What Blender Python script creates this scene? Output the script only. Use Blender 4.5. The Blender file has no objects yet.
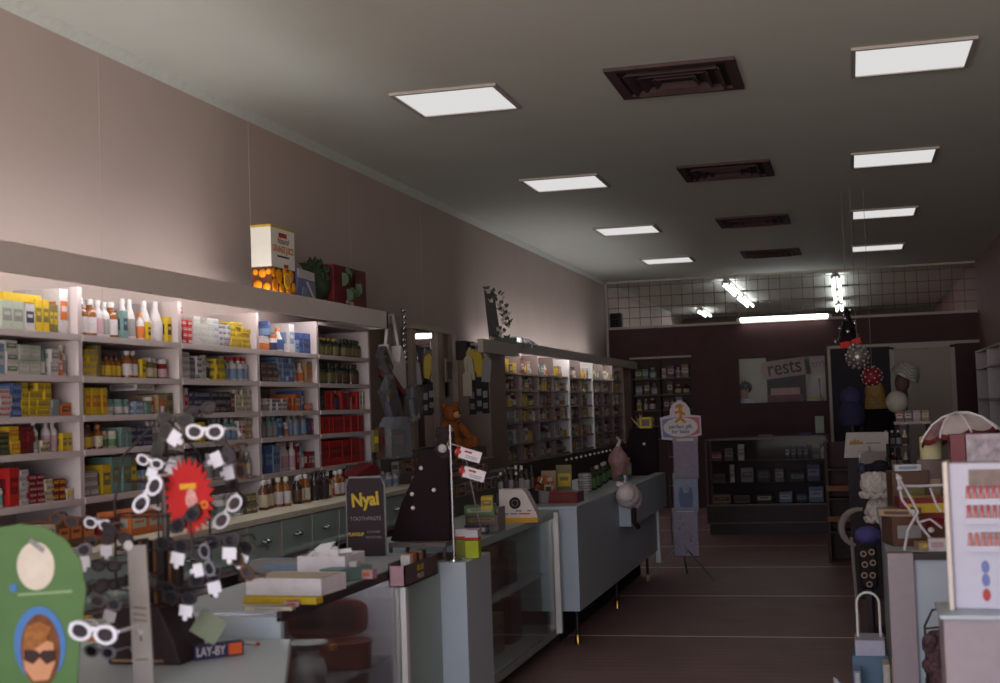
import bpy, bmesh, math, random
from mathutils import Matrix, Vector, Euler
random.seed(7)
SC = bpy.context.scene
COL = SC.collection
PI = math.pi

# ---------------------------------------------------------------- camera
F_PX = 1340.25
EYE = Vector((0, 0, 1.5))
_yaw, _pit, _rol = math.radians(14.5495), math.radians(2.9510), math.radians(-1.9666)
_f = Vector((-math.sin(_yaw)*math.cos(_pit), math.cos(_yaw)*math.cos(_pit), math.sin(_pit)))
_r0 = Vector((math.cos(_yaw), math.sin(_yaw), 0))
_u0 = _r0.cross(_f)
_r = _r0*math.cos(_rol) + _u0*math.sin(_rol)
_u = -_r0*math.sin(_rol) + _u0*math.cos(_rol)
cam_d = bpy.data.cameras.new('camera')
cam = bpy.data.objects.new('camera', cam_d)
COL.objects.link(cam)
cam.matrix_world = Matrix(((_r.x, _u.x, -_f.x, 0), (_r.y, _u.y, -_f.y, 0), (_r.z, _u.z, -_f.z, 1.5), (0, 0, 0, 1)))
cam_d.sensor_fit = 'HORIZONTAL'
cam_d.sensor_width = 36.0
cam_d.lens = F_PX*36.0/1000.0
cam_d.clip_start = 0.05
cam_d.dof.use_dof = True
cam_d.dof.focus_distance = 9.5
cam_d.dof.aperture_fstop = 3.2
SC.camera = cam


def ray(px, py):
    return _f + _r*((px-500)/F_PX) - _u*((py-341.5)/F_PX)


def PY(px, py, y):          # point of the place seen there, at depth y
    d = ray(px, py); return EYE + d*(y/d.y)


def PZ(px, py, z):          # ... on the level z
    d = ray(px, py); return EYE + d*((z-1.5)/d.z)


def PX(px, py, x):          # ... on the plane x
    d = ray(px, py); return EYE + d*(x/d.x)


# ---------------------------------------------------------------- materials
def lin(c):
    return tuple(((v/255.0)/12.92 if v/255.0 <= 0.04045 else ((v/255.0+0.055)/1.055)**2.4) for v in c)


_mats = {}


def M(name, rgb, rough=0.6, metal=0.0, noise=0.06, scale=30.0, spec=0.22, coat=0.0):
    if name in _mats:
        return _mats[name]
    m = bpy.data.materials.new(name); m.use_nodes = True
    nt = m.node_tree; b = nt.nodes['Principled BSDF']
    c = lin(rgb)
    b.inputs['Roughness'].default_value = rough
    b.inputs['Metallic'].default_value = metal
    b.inputs['Specular IOR Level'].default_value = spec
    b.inputs['Coat Weight'].default_value = coat
    tc = nt.nodes.new('ShaderNodeTexCoord')
    n = nt.nodes.new('ShaderNodeTexNoise'); n.inputs['Scale'].default_value = scale
    n.inputs['Detail'].default_value = 3
    nt.links.new(tc.outputs['Object'], n.inputs['Vector'])
    r = nt.nodes.new('ShaderNodeValToRGB')
    r.color_ramp.elements[0].position = 0.3
    r.color_ramp.elements[1].position = 0.7
    r.color_ramp.elements[0].color = (*[v*(1-noise) for v in c], 1)
    r.color_ramp.elements[1].color = (*[min(1, v*(1+noise)) for v in c], 1)
    nt.links.new(n.outputs['Fac'], r.inputs['Fac'])
    nt.links.new(r.outputs['Color'], b.inputs['Base Color'])
    _mats[name] = m
    return m


def emit(name, rgb, strength):
    if name in _mats:
        return _mats[name]
    m = bpy.data.materials.new(name); m.use_nodes = True
    nt = m.node_tree; nt.nodes.clear()
    e = nt.nodes.new('ShaderNodeEmission'); o = nt.nodes.new('ShaderNodeOutputMaterial')
    e.inputs['Color'].default_value = (*rgb, 1); e.inputs['Strength'].default_value = strength
    nt.links.new(e.outputs[0], o.inputs[0])
    _mats[name] = m
    return m


def glassy(name, tint=(1, 1, 1), refl=0.5, body=0.0, body_rgb=(200, 200, 205)):
    """clear sheet: transparent with a fresnel reflection, optionally a little milky"""
    if name in _mats:
        return _mats[name]
    m = bpy.data.materials.new(name); m.use_nodes = True
    nt = m.node_tree; nt.nodes.clear()
    o = nt.nodes.new('ShaderNodeOutputMaterial')
    t = nt.nodes.new('ShaderNodeBsdfTransparent'); t.inputs[0].default_value = (*tint, 1)
    g = nt.nodes.new('ShaderNodeBsdfGlossy'); g.inputs['Roughness'].default_value = 0.06
    fr = nt.nodes.new('ShaderNodeFresnel'); fr.inputs['IOR'].default_value = 1.45
    mu = nt.nodes.new('ShaderNodeMath'); mu.operation = 'MULTIPLY'; mu.inputs[1].default_value = refl
    nt.links.new(fr.outputs[0], mu.inputs[0])
    mx = nt.nodes.new('ShaderNodeMixShader')
    nt.links.new(mu.outputs[0], mx.inputs[0]); nt.links.new(t.outputs[0], mx.inputs[1]); nt.links.new(g.outputs[0], mx.inputs[2])
    last = mx
    if body > 0:
        d = nt.nodes.new('ShaderNodeBsdfDiffuse'); d.inputs[0].default_value = (*lin(body_rgb), 1)
        m2 = nt.nodes.new('ShaderNodeMixShader'); m2.inputs[0].default_value = body
        nt.links.new(mx.outputs[0], m2.inputs[1]); nt.links.new(d.outputs[0], m2.inputs[2]); last = m2
    nt.links.new(last.outputs[0], o.inputs[0])
    _mats[name] = m
    return m


HUES = {
    'red': (196, 40, 36), 'dark red': (128, 24, 30), 'yellow': (226, 188, 30), 'white': (220, 214, 211), 'pale green': (186, 200, 176),
    'green': (92, 128, 78), 'dark green': (44, 54, 36), 'navy': (44, 46, 82), 'blue': (62, 88, 150), 'light blue': (128, 156, 188),
    'amber': (126, 74, 30), 'orange': (218, 110, 44), 'pink': (206, 160, 168), 'grey': (150, 148, 146), 'teal': (110, 150, 142),
    'olive': (120, 112, 60), 'cream': (222, 210, 178), 'brown': (92, 58, 42), 'black': (48, 38, 40), 'purple': (96, 76, 130), 'tan': (172, 140, 100),
    'gold': (200, 160, 70),
}


def H(c, rough=0.5):
    k = {'red': .04, 'dark red': .06}.get(c, .14)
    r = tuple(v*(.9-k)+q*k for v, q in zip(HUES[c], (150, 128, 128)))  # every hue pulled toward pinkish grey, a hazy veil put into the colour
    return M(c.replace(' ', '_')+'_print', r, rough, noise=0.08, scale=60, spec=.25)


# ---------------------------------------------------------------- mesh builder
class MB:
    def __init__(self):
        self.v = []; self.f = []; self.m = []; self.T = Matrix.Identity(4)

    def at(self, loc=(0, 0, 0), rot=(0, 0, 0)):
        self.T = Matrix.Translation(loc) @ Euler(rot).to_matrix().to_4x4(); return self

    def add(self, vs, fs, m=0):
        o = len(self.v)
        self.v += [tuple(self.T @ Vector(p)) for p in vs]
        for i, f in enumerate(fs):
            self.f.append([o+k for k in f]); self.m.append(m[i] if isinstance(m, list) else m)
        return self

    def box(self, c, s, m=0):
        x, y, z = c; a, b, d = s[0]/2, s[1]/2, s[2]/2
        vs = [(x-a, y-b, z-d), (x+a, y-b, z-d), (x+a, y+b, z-d), (x-a, y+b, z-d), (x-a, y-b, z+d), (x+a, y-b, z+d), (x+a, y+b, z+d), (x-a, y+b, z+d)]
        return self.add(vs, [(3, 2, 1, 0), (4, 5, 6, 7), (0, 1, 5, 4), (1, 2, 6, 5), (2, 3, 7, 6), (3, 0, 4, 7)], m)

    def box2(self, x0, x1, y0, y1, z0, z1, m=0):
        return self.box(((x0+x1)/2, (y0+y1)/2, (z0+z1)/2), (abs(x1-x0), abs(y1-y0), abs(z1-z0)), m)

    def lathe(self, prof, n=16, m=0, c=(0, 0, 0), cap=True, sx=1.0, sy=1.0):
        vs = []; fs = []; ms = []
        for r, z in prof:
            for k in range(n):
                a = 2*PI*k/n; vs.append((c[0]+r*sx*math.cos(a), c[1]+r*sy*math.sin(a), c[2]+z))
        for i in range(len(prof)-1):
            for k in range(n):
                k2 = (k+1) % n
                fs.append((i*n+k, i*n+k2, (i+1)*n+k2, (i+1)*n+k)); ms.append(m[i] if isinstance(m, list) else m)
        if cap:
            fs.append(tuple(range(n-1, -1, -1))); ms.append(m[0] if isinstance(m, list) else m)
            fs.append(tuple(range((len(prof)-1)*n, len(prof)*n))); ms.append(m[-1] if isinstance(m, list) else m)
        return self.add(vs, fs, ms)

    def ell(self, c, r, m=0, n=16, k=10):
        prof = [(max(1e-4, math.sin(PI*i/k)), -math.cos(PI*i/k)*r[2]) for i in range(k+1)]
        return self.lathe([(p, z) for p, z in prof], n, m, c, True, r[0], r[1])

    def tube(self, pts, r, n=8, m=0, closed=False):
        pts = [Vector(p) for p in pts]; N = len(pts); vs = []; fs = []
        rr = r if isinstance(r, (list, tuple)) else [r]*N
        pd = None; side = None
        for i, p in enumerate(pts):
            if closed:
                d = (pts[(i+1) % N]-pts[i-1])
            else:
                d = pts[min(i+1, N-1)]-pts[max(i-1, 0)]
            d.normalize()
            if side is None:
                h = Vector((0, 0, 1)) if abs(d.z) < 0.9 else Vector((1, 0, 0))
                side = d.cross(h).normalized()
            else:
                side = (side - d*side.dot(d))
                side = side.normalized() if side.length > 1e-6 else d.orthogonal().normalized()
            up = d.cross(side)
            for k in range(n):
                a = 2*PI*k/n; vs.append(tuple(p+side*math.cos(a)*rr[i]+up*math.sin(a)*rr[i]))
        for i in range(N if closed else N-1):
            j = (i+1) % N
            for k in range(n):
                k2 = (k+1) % n; fs.append((i*n+k, i*n+k2, j*n+k2, j*n+k))
        if not closed:
            fs.append(tuple(range(n-1, -1, -1))); fs.append(tuple(range((N-1)*n, N*n)))
        return self.add(vs, fs, m)

    def prism(self, pts, y0, y1, m=0, mside=None):
        """outline in x,z extruded from y0 (front) to y1"""
        n = len(pts); vs = [(x, y0, z) for x, z in pts]+[(x, y1, z) for x, z in pts]
        fs = [tuple(range(n)), tuple(range(2*n-1, n-1, -1))]; ms = [m, m]
        for k in range(n):
            k2 = (k+1) % n; fs.append((k2, k, n+k, n+k2)); ms.append(m if mside is None else mside)
        return self.add(vs, fs, ms)

    def ring(self, outer, inner, y0, y1, m=0):
        """flat ring between two outlines (same count) in x,z, thickness y0..y1"""
        n = len(outer)
        vs = [(x, y0, z) for x, z in outer]+[(x, y0, z) for x, z in inner]+[(x, y1, z) for x, z in outer]+[(x, y1, z) for x, z in inner]
        fs = []
        for k in range(n):
            j = (k+1) % n
            fs += [(k, j, n+j, n+k), (2*n+j, 2*n+k, 3*n+k, 3*n+j), (j, k, 2*n+k, 2*n+j), (n+k, n+j, 3*n+j, 3*n+k)]
        return self.add(vs, fs, m)

    def build(self, name, mats, parent=None, bevel=0.0, flat=False, angle=0.7):
        me = bpy.data.meshes.new(name)
        me.from_pydata(self.v, [], self.f); 
        if not isinstance(mats, (list, tuple)):
            mats = [mats]
        for m in mats:
            me.materials.append(m)
        me.polygons.foreach_set('material_index', self.m)
        bm = bmesh.new(); bm.from_mesh(me); bmesh.ops.recalc_face_normals(bm, faces=bm.faces); bm.to_mesh(me); bm.free()
        if not flat:
            me.shade_smooth(); me.set_sharp_from_angle(angle=angle)
        o = bpy.data.objects.new(name, me); COL.objects.link(o)
        if parent:
            o.parent = parent
        if bevel:
            b = o.modifiers.new('bevel', 'BEVEL'); b.width = bevel; b.segments = 2; b.limit_method = 'ANGLE'
        return o


def tag(o, label, cat, group=None, kind=None):
    o['label'] = label; o['category'] = cat
    if group: o['group'] = group
    if kind: o['kind'] = kind
    return o


def thing(name, label, cat, loc=(0, 0, 0), rot=(0, 0, 0), group=None):
    o = bpy.data.objects.new(name, None); o.empty_display_size = 0.05
    COL.objects.link(o); o.location = loc
    o.rotation_euler = rot if isinstance(rot, (tuple, list, Euler)) else (0, 0, rot)
    return tag(o, label, cat, group)


def put(o, loc, rot=(0, 0, 0)):
    o.location = loc; o.rotation_euler = rot if isinstance(rot, (tuple, list)) else (0, 0, rot); return o


def struct(o):
    o['kind'] = 'structure'; return o


def copy_tree(o, parent=None):
    c = o.copy(); COL.objects.link(c)
    if parent: c.parent = parent
    for ch in o.children:
        copy_tree(ch, c)
    return c


def text(body, size, mat, parent, loc, rot=(PI/2, 0, 0), name='lettering', align='CENTER', bold=0.0, shear=0.0, sx=1.0):
    c = bpy.data.curves.new(name, 'FONT'); c.body = body; c.size = size
    c.align_x = align; c.align_y = 'CENTER'; c.extrude = 0.0004; c.offset = bold; c.shear = shear
    c.materials.append(mat)
    f = bpy.data.objects.new(name, c); COL.objects.link(f)
    dg = bpy.context.evaluated_depsgraph_get(); dg.update()
    me = bpy.data.meshes.new_from_object(f.evaluated_get(dg)); me.name = name
    bpy.data.objects.remove(f)
    o = bpy.data.objects.new(name, me); COL.objects.link(o); o.parent = parent
    o.location = loc; o.rotation_euler = rot; o.scale = (sx, 1, 1)
    return o


def circ(cx, cz, r, n=24, rz=None):
    return [(cx+r*math.cos(2*PI*k/n), cz+(rz or r)*math.sin(2*PI*k/n)) for k in range(n)]


ORD = ['first', 'second', 'third', 'fourth', 'fifth', 'sixth', 'seventh', 'eighth', 'ninth', 'tenth', 'eleventh', 'twelfth', 'thirteenth',
       'fourteenth', 'fifteenth', 'sixteenth', 'seventeenth', 'eighteenth', 'nineteenth', 'twentieth']
ORD += ['twenty-'+o for o in ORD[:9]]+['thirtieth']+['thirty-'+o for o in ORD[:9]]
# ================================================================ THE ROOM
XL, XR, YB, ZC = -3.45, 1.76, 19.6, 3.35
paint = M('wall_paint', (188, 171, 163), 0.75, noise=0.03, scale=2)
cwhite = M('ceiling_paint', (214, 218, 210), 0.7, noise=0.02, scale=2)
maroon = M('maroon_panel', (88, 64, 64), 0.7, noise=0.06, scale=6, spec=.12)
cream_trim = M('cream_trim', (190, 178, 166), 0.5, noise=0.03)
blue_lam = M('pale_blue_laminate', (178, 187, 194), 0.36, noise=0.02, scale=5)
green_lam = M('grey_green_laminate', (156, 172, 166), 0.4, noise=0.03, scale=8)
white_pt = M('white_paint', (222, 216, 212), 0.45, noise=0.02, scale=10)
shelf_pt = M('shelf_paint', (186, 172, 170), 0.5, noise=0.03, scale=10)
chrome = M('chrome', (210, 210, 214), 0.2, 1.0, noise=0.02)
steel = M('dull_steel', (150, 150, 152), 0.35, 1.0, noise=0.04)
blackm = M('black_plastic', (46, 36, 38), 0.45)
brass = M('brass', (200, 160, 80), 0.3, 1.0)
paper = M('white_paper', (228, 226, 226), 0.7, noise=0.02)
glass = glassy('clear_glass', (0.93, 0.95, 0.95), 0.7)
film = glassy('cellophane', (0.9, 0.92, 0.95), 0.9, 0.18)

# floor: dark brown sheet lino laid across the shop, a pale seam every six feet
fm = M('brown_lino', (138, 108, 106), 0.5, noise=0.1, scale=3, spec=0.2)
nt = fm.node_tree; bs = nt.nodes['Principled BSDF']
tc = nt.nodes.new('ShaderNodeTexCoord'); sp = nt.nodes.new('ShaderNodeSeparateXYZ')
nt.links.new(tc.outputs['Object'], sp.inputs[0])
a1 = nt.nodes.new('ShaderNodeMath'); a1.operation = 'ADD'; a1.inputs[1].default_value = -8.66+18.3
a2 = nt.nodes.new('ShaderNodeMath'); a2.operation = 'DIVIDE'; a2.inputs[1].default_value = 1.84
a3 = nt.nodes.new('ShaderNodeMath'); a3.operation = 'FRACT'
a4 = nt.nodes.new('ShaderNodeMath'); a4.operation = 'LESS_THAN'; a4.inputs[1].default_value = 0.017
nt.links.new(sp.outputs['Y'], a1.inputs[0]); nt.links.new(a1.outputs[0], a2.inputs[0])
nt.links.new(a2.outputs[0], a3.inputs[0]); nt.links.new(a3.outputs[0], a4.inputs[0])
wv = nt.nodes.new('ShaderNodeTexWave'); wv.bands_direction = 'Y'; wv.inputs['Scale'].default_value = 3.0
wv.inputs['Distortion'].default_value = 1.5; wv.inputs['Detail'].default_value = 2
nt.links.new(tc.outputs['Object'], wv.inputs['Vector'])
old = bs.inputs['Base Color'].links[0].from_socket
mxw = nt.nodes.new('ShaderNodeMix'); mxw.data_type = 'RGBA'; mxw.blend_type = 'MULTIPLY'
mxw.inputs[0].default_value = 0.1
nt.links.new(old, mxw.inputs[6]); nt.links.new(wv.outputs['Color'], mxw.inputs[7])
mx = nt.nodes.new('ShaderNodeMix'); mx.data_type = 'RGBA'
nt.links.new(a4.outputs[0], mx.inputs[0]); nt.links.new(mxw.outputs[2], mx.inputs[6])
mx.inputs[7].default_value = (*lin((240, 226, 204)), 1)
nt.links.new(mx.outputs[2], bs.inputs['Base Color'])
struct(MB().box2(XL-.1, XR+.1, -3, 30, -.1, 0).build('floor', fm))
struct(MB().box2(XL-.1, XR+.1, -3, 30, ZC, ZC+.1).build('ceiling', cwhite))
# left wall with its sheet joints
b = MB().box2(XL-.1, XL, -3, 30, 0, ZC)
ja, jb = PX(250, 190, XL).y, PX(349, 190, XL).y
for y in [ja+(jb-ja)*k for k in range(-1, 6)]:
    b.box2(XL, XL+.001, y-.006, y+.006, 2.0, ZC-.03)
struct(b.build('wall_left', paint))
wr = M('right_wall_dim', (134, 104, 100), 0.7, noise=0.04, scale=2)  # left wall's paint made darker and browner, its dimmer light put into the colour
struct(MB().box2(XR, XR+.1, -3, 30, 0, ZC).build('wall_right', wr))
struct(MB().box2(XL, XR, 29.0, 29.1, 0, ZC).build('wall_rear', M('rear_paint', (110, 100, 96), 0.8)))
b = MB(); b.prism([(0, 0), (.045, 0), (.03, -.02), (.012, -.035), (0, -.05)], -3, 29)
cv = b.build('trim_1', M('cove_paint', (204, 208, 202), 0.6)); cv.location = (XL, 0, ZC); struct(cv)

# shop front behind the camera: low sill, posts and transom round the open window bays that let the daylight in
b = MB().box2(XL, XR, -3.0, -2.9, 0, .35).box2(XL, XR, -3.0, -2.9, 3.0, ZC)
for x in (XL+.05, -1.7, 0.05, XR-.05):
    b.box2(x-.05, x+.05, -3.0, -2.9, .35, 3.0)
struct(b.build('wall_front', cream_trim))

# partition across the back of the shop: panel pieces round a hatch and a doorway
PT = 2.635
def part_piece(x0, x1, z0, z1, mb): mb.box2(x0, x1, YB, YB+.08, z0, z1)
b = MB()
part_piece(XL, -3.12, 0, PT, b); part_piece(-3.12, -2.22, 2.2, PT, b); part_piece(-3.12, -2.22, 0, 1.0, b)
part_piece(-2.22, -1.54, 0, PT, b); part_piece(-1.54, -.33, 2.13, PT, b); part_piece(-1.54, -.33, 0, 1.48, b)
part_piece(-.33, -.25, 0, PT, b); part_piece(-.25, XR, 2.23, PT, b)
part_piece(1.43, XR, 0, 2.23, b)
for x in [-3.0+.4*k for k in range(12)]:     # panel joints of the upper boards
    b.box2(x-.004, x+.004, YB-.004, YB, 2.26, PT)
struct(b.build('wall_back', maroon))
b = MB().box2(XL, XR, YB-.02, YB+.1, PT, PT+.035)
struct(b.build('trim_2', cream_trim))
b = MB().box2(-.28, XR, YB-.02, YB, 2.215, 2.255).box2(-.29, -.25, YB-.02, YB+.02, 0, 2.25)
struct(b.build('trim_3', cream_trim))
struct(MB().box2(-3.12, -2.22, YB-.012, YB+.01, 2.185, 2.21).build('trim_4', cream_trim))
struct(MB().box2(XL, XL+.03, YB-.03, YB+.02, 0, ZC).build('trim_5', cream_trim))
# dark panel standing in for the unlit back room through the doorway, and the white door
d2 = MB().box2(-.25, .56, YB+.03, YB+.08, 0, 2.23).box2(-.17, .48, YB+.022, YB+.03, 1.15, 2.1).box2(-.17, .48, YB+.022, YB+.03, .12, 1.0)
struct(d2.build('doorway_panel', M('doorway_dark', (44, 36, 44), 0.55)))
dd = struct(MB().box2(.62, 1.37, YB+.01, YB+.05, 0.01, 2.17).build('door_1', M('door_cream', (172, 160, 148), 0.5, noise=.03)))
fr = MB().box2(.56, .62, YB-.02, YB+.06, 0, 2.2).box2(1.37, 1.43, YB-.02, YB+.06, 0, 2.2).box2(.56, 1.43, YB-.02, YB+.06, 2.17, 2.215)
struct(fr.build('door_frame', cream_trim, dd))
h = MB().at((1.32, YB-.01, 1.05)).box((0, 0, 0), (.035, .02, .16)).at()
h.lathe([(.012, -.01), (.026, .0), (.03, .02), (.02, .04)], 12, 0, (0, 0, 0))
hb = MB().box((1.32, YB+.003, 1.05), (.05, .012, .2)).ell((1.32, YB-.04, 1.05), (.03, .03, .03)).tube([(1.32, YB, 1.05), (1.32, YB-.03, 1.05)], .01)
hb.build('door_knob', M('dark_bronze', (50, 40, 36), .35, .8), dd)

# wire mesh above the partition
b = MB()
x = XL+.03
while x < XR:
    b.tube([(x, YB+.04, PT+.03), (x, YB+.04, ZC)], .004, 5); x += .157
z = PT+.16
while z < ZC:
    b.tube([(XL, YB+.035, z), (XR, YB+.035, z)], .004, 5); z += .157
sc = tag(MB().build('wire_mesh_screen', blackm), 'black wire grid screen standing on top of the maroon back partition', 'screen')
wire = b.build('wire_grid', M('wire', (84, 76, 74), .6), sc)
MB().box2(XL, XR, YB+.02, YB+.06, ZC-.025, ZC).build('top_rail', cream_trim, sc)

# back room beams
# battens hung in the back room
tube_glow = emit('tube_glow', (.97, 1.0, 1.0), 8.0)
def batten(x, y, L, label, along='y', z=ZC-.05, group='fluorescent battens behind the partition'):
    t = thing('fluorescent_batten', label, 'light', (x, y, z), (0, 0, 0 if along == 'y' else PI/2), group)
    MB().box((0, 0, .02), (.09, L, .055)).build('batten_body', white_pt, t)
    for s in (-1, 1):
        MB().tube([(s*.05, -L/2+.02, -.025), (s*.05, L/2-.02, -.025)], .019, 10).build('tube', tube_glow, t)
        MB().box((s*.05, -L/2+.01, -.01), (.035, .02, .07)).box((s*.05, L/2-.01, -.01), (.035, .02, .07)).build('tube_holder', white_pt, t)
    return t
batten(-1.72, 21.3, 2.2, 'long twin tube batten behind the mesh, nearest of two left of centre')
batten(-1.72, 24.0, 2.4, 'long twin tube batten behind the mesh, second of two left of centre')
batten(-2.72, 26.6, 1.6, 'lone twin tube batten far back near the left wall')
batten(-.13, 21.3, 2.2, 'nearest twin tube batten in the row above the hanging decoration')
batten(-.13, 24.0, 2.4, 'second twin tube batten in the row above the hanging decoration')
batten(-.13, 26.9, 1.8, 'farthest twin tube batten in the row above the hanging decoration')
# the long bare tube on the partition's top rail
t = thing('fluorescent_batten', 'long single fluorescent tube fixed along top of the maroon partition', 'light', (-.87, YB-.05, 2.685))
MB().box((0, .04, .0), (1.34, .05, .05)).build('batten_body', white_pt, t)
MB().tube([(-.61, 0, 0), (.61, 0, 0)], .03, 12).build('tube', tube_glow, t)
MB().box((-.63, .01, 0), (.03, .06, .07)).box((.63, .01, 0), (.03, .06, .07)).build('tube_holder', white_pt, t)
# speaker on the rail
t = thing('loudspeaker', 'small black loudspeaker on the partition top near the left wall', 'speaker', (-3.33, YB+.2, PT+.035))
MB().box((0, 0, .11), (.18, .16, .22)).build('cabinet', blackm, t, .012)
MB().box((0, -.083, .11), (.15, .008, .19)).build('grille', M('grille_cloth', (44, 40, 40), .9), t)
struct(MB().box2(XL, XR, YB+.08, YB+.45, PT-.02, PT+.034).build('trim_6', maroon))

# ceiling panel lights and vents
diff = emit('light_diffuser', (1.0, .985, .975), .72)
PANEL_Y = (7.279, 10.42, 13.594, 16.77)
PO = ['nearest', 'second', 'third', 'farthest']
for row, x0 in (('left', -2.472), ('right', .112)):
    for k, y in enumerate(PANEL_Y):
        t = thing('ceiling_light', '%s square recessed ceiling light of the %s row' % (PO[k], row), 'light', (x0+.295, y+.295, ZC), 0, 'recessed ceiling lights')
        w = .295
        fb = MB()
        for sx in (-1, 1):
            fb.box((sx*(w+.012), 0, -.008), (.024, 2*w+.048, .016)); fb.box((0, sx*(w+.012), -.008), (2*w, .024, .016))
        fb.build('frame', M('light_frame', (176, 166, 160), .5), t)
        MB().box((0, 0, -.006), (2*w, 2*w, .006)).build('diffuser', diff, t)
vm = M('vent_brown', (80, 63, 64), .7, spec=.15)
for k, (y, nm) in enumerate(((7.18, 'nearest'), (10.357, 'second'), (13.463, 'third'), (16.6, 'farthest'))):
    t = thing('ceiling_vent', '%s brown square ceiling air vent in the middle row' % nm, 'vent', (-.872, y+.352, ZC), 0, 'ceiling vents')
    fb = MB()
    w = .356
    for sx in (-1, 1):
        fb.box((sx*(w-.03), 0, -.01), (.06, 2*w, .02)); fb.box((0, sx*(w-.03), -.01), (2*w-.12, .06, .02))
    fb.build('frame', vm, t)
    MB().box((0, 0, -.002), (2*w-.12, 2*w-.12, .004)).build('duct', M('vent_dark', (62, 48, 49), .8), t)
    for q in (.245, .175, .105):
        lb = MB()
        for sx in (-1, 1):
            lb.at((sx*q, 0, -.018), (0, sx*.7, 0)).box((0, 0, 0), (.05, 2*q, .004)); lb.at((0, sx*q, -.018), (-sx*.7, 0, 0)).box((0, 0, 0), (2*q, .05, .004))
        lb.build('louvre', vm, t)

# ================================================================ WALL SHELVING (near unit)
BAYS = [4.12, 5.0, 5.87, 6.75, 7.6, 8.5]
SH = [1.88, 1.705, 1.54, 1.395, 1.195]
XS, XBK = -3.12, -3.43
u = thing('wall_shelving', 'long white open wall shelving with lit top shelf and deep pelmet', 'shelving', (0, 0, 0))
MB().box2(XBK-.015, XBK, 3.2, 8.52, 1.03, 2.08).build('back_panel', M('shelf_back', (188, 170, 168), .6, noise=.03), u)
for y in [3.25]+BAYS:
    MB().box2(XBK, XS, y-.016, y+.016, 1.03, 2.08).build('upright', shelf_pt, u)
allb = [3.25]+BAYS
for i in range(len(allb)-1):
    for z in SH:
        MB().box2(XBK, XS+.004, allb[i]+.016, allb[i+1]-.016, z-.026, z).build('shelf', shelf_pt, u)
MB().box2(-3.03, -3.0, 3.2, 8.57, 2.078, 2.192).box2(-3.0, XL+.02, 8.54, 8.57, 2.078, 2.192).build('pelmet', M('pelmet_paint', (214, 200, 192), .5, noise=.02), u)
MB().box2(XL+.02, -3.03, 7.05, 8.54, 2.165, 2.19).build('pelmet_top', shelf_pt, u)
MB().box2(XBK, XS, 7.6, 8.5, 2.06, 2.08).build('bay_top', shelf_pt, u)
shelf_glow = emit('shelf_tube_glow', (.97, .97, 1.0), 17.0)
for y0, y1 in ((3.4, 4.55), (4.6, 5.75), (5.82, 6.97), (7.02, 7.58)):
    MB().tube([(-3.065, y0, 2.125), (-3.065, y1, 2.125)], .016, 8).build('tube_lamp', shelf_glow, u)

# base cabinet under it
XD, ZD = -2.75, 1.03
u = thing('drawer_cabinet', 'grey green drawer cabinet with open shelf below, under the wall shelving', 'cabinet', (0, 0, 0))
MB().box2(XL+.02, XD+.015, 3.2, 8.6, ZD-.03, ZD).build('worktop', M('bench_top', (206, 196, 176), .5), u, .003)
bm_ = MB().box2(XL+.02, XL+.04, 3.2, 8.6, .08, ZD-.03).box2(XL+.04, XD-.02, 3.2, 8.6, .08, .1).box2(XL+.04, XD-.02, 3.2, 8.6, .46, .48).box2(XL+.04, XD-.02, 3.2, 8.6, .79, .81).box2(XL+.04, XD-.1, 3.2, 8.6, 0, .08)
ys = [3.22+.46*k for k in range(12)]
DY = [5.78+.385*k for k in range(-5, 8)]
for y in DY[::2]:
    bm_.box2(XL+.04, XD-.004, y-.012, y+.012, .08, ZD-.03)
bm_.build('carcass', M('cabinet_paint', (196, 176, 176), .55), u)
for i in range(len(DY)-1):
    d = MB().box2(XD-.018, XD, DY[i]+.014, DY[i+1]-.014, .815, ZD-.035).build('drawer', green_lam, u, .003)
    MB().box2(XD-.018, XD-.002, DY[i]-.012, DY[i]+.012, .79, ZD-.03).build('rail', cream_trim, u)
    yc = (DY[i]+DY[i+1])/2
    MB().tube([(XD, yc-.03, .915), (XD+.02, yc-.03, .912), (XD+.026, yc, .91), (XD+.02, yc+.03, .912), (XD, yc+.03, .915)], .007, 8).ell((XD+.002, yc, .915), (.006, .045, .014)).build('handle', chrome, d)

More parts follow.
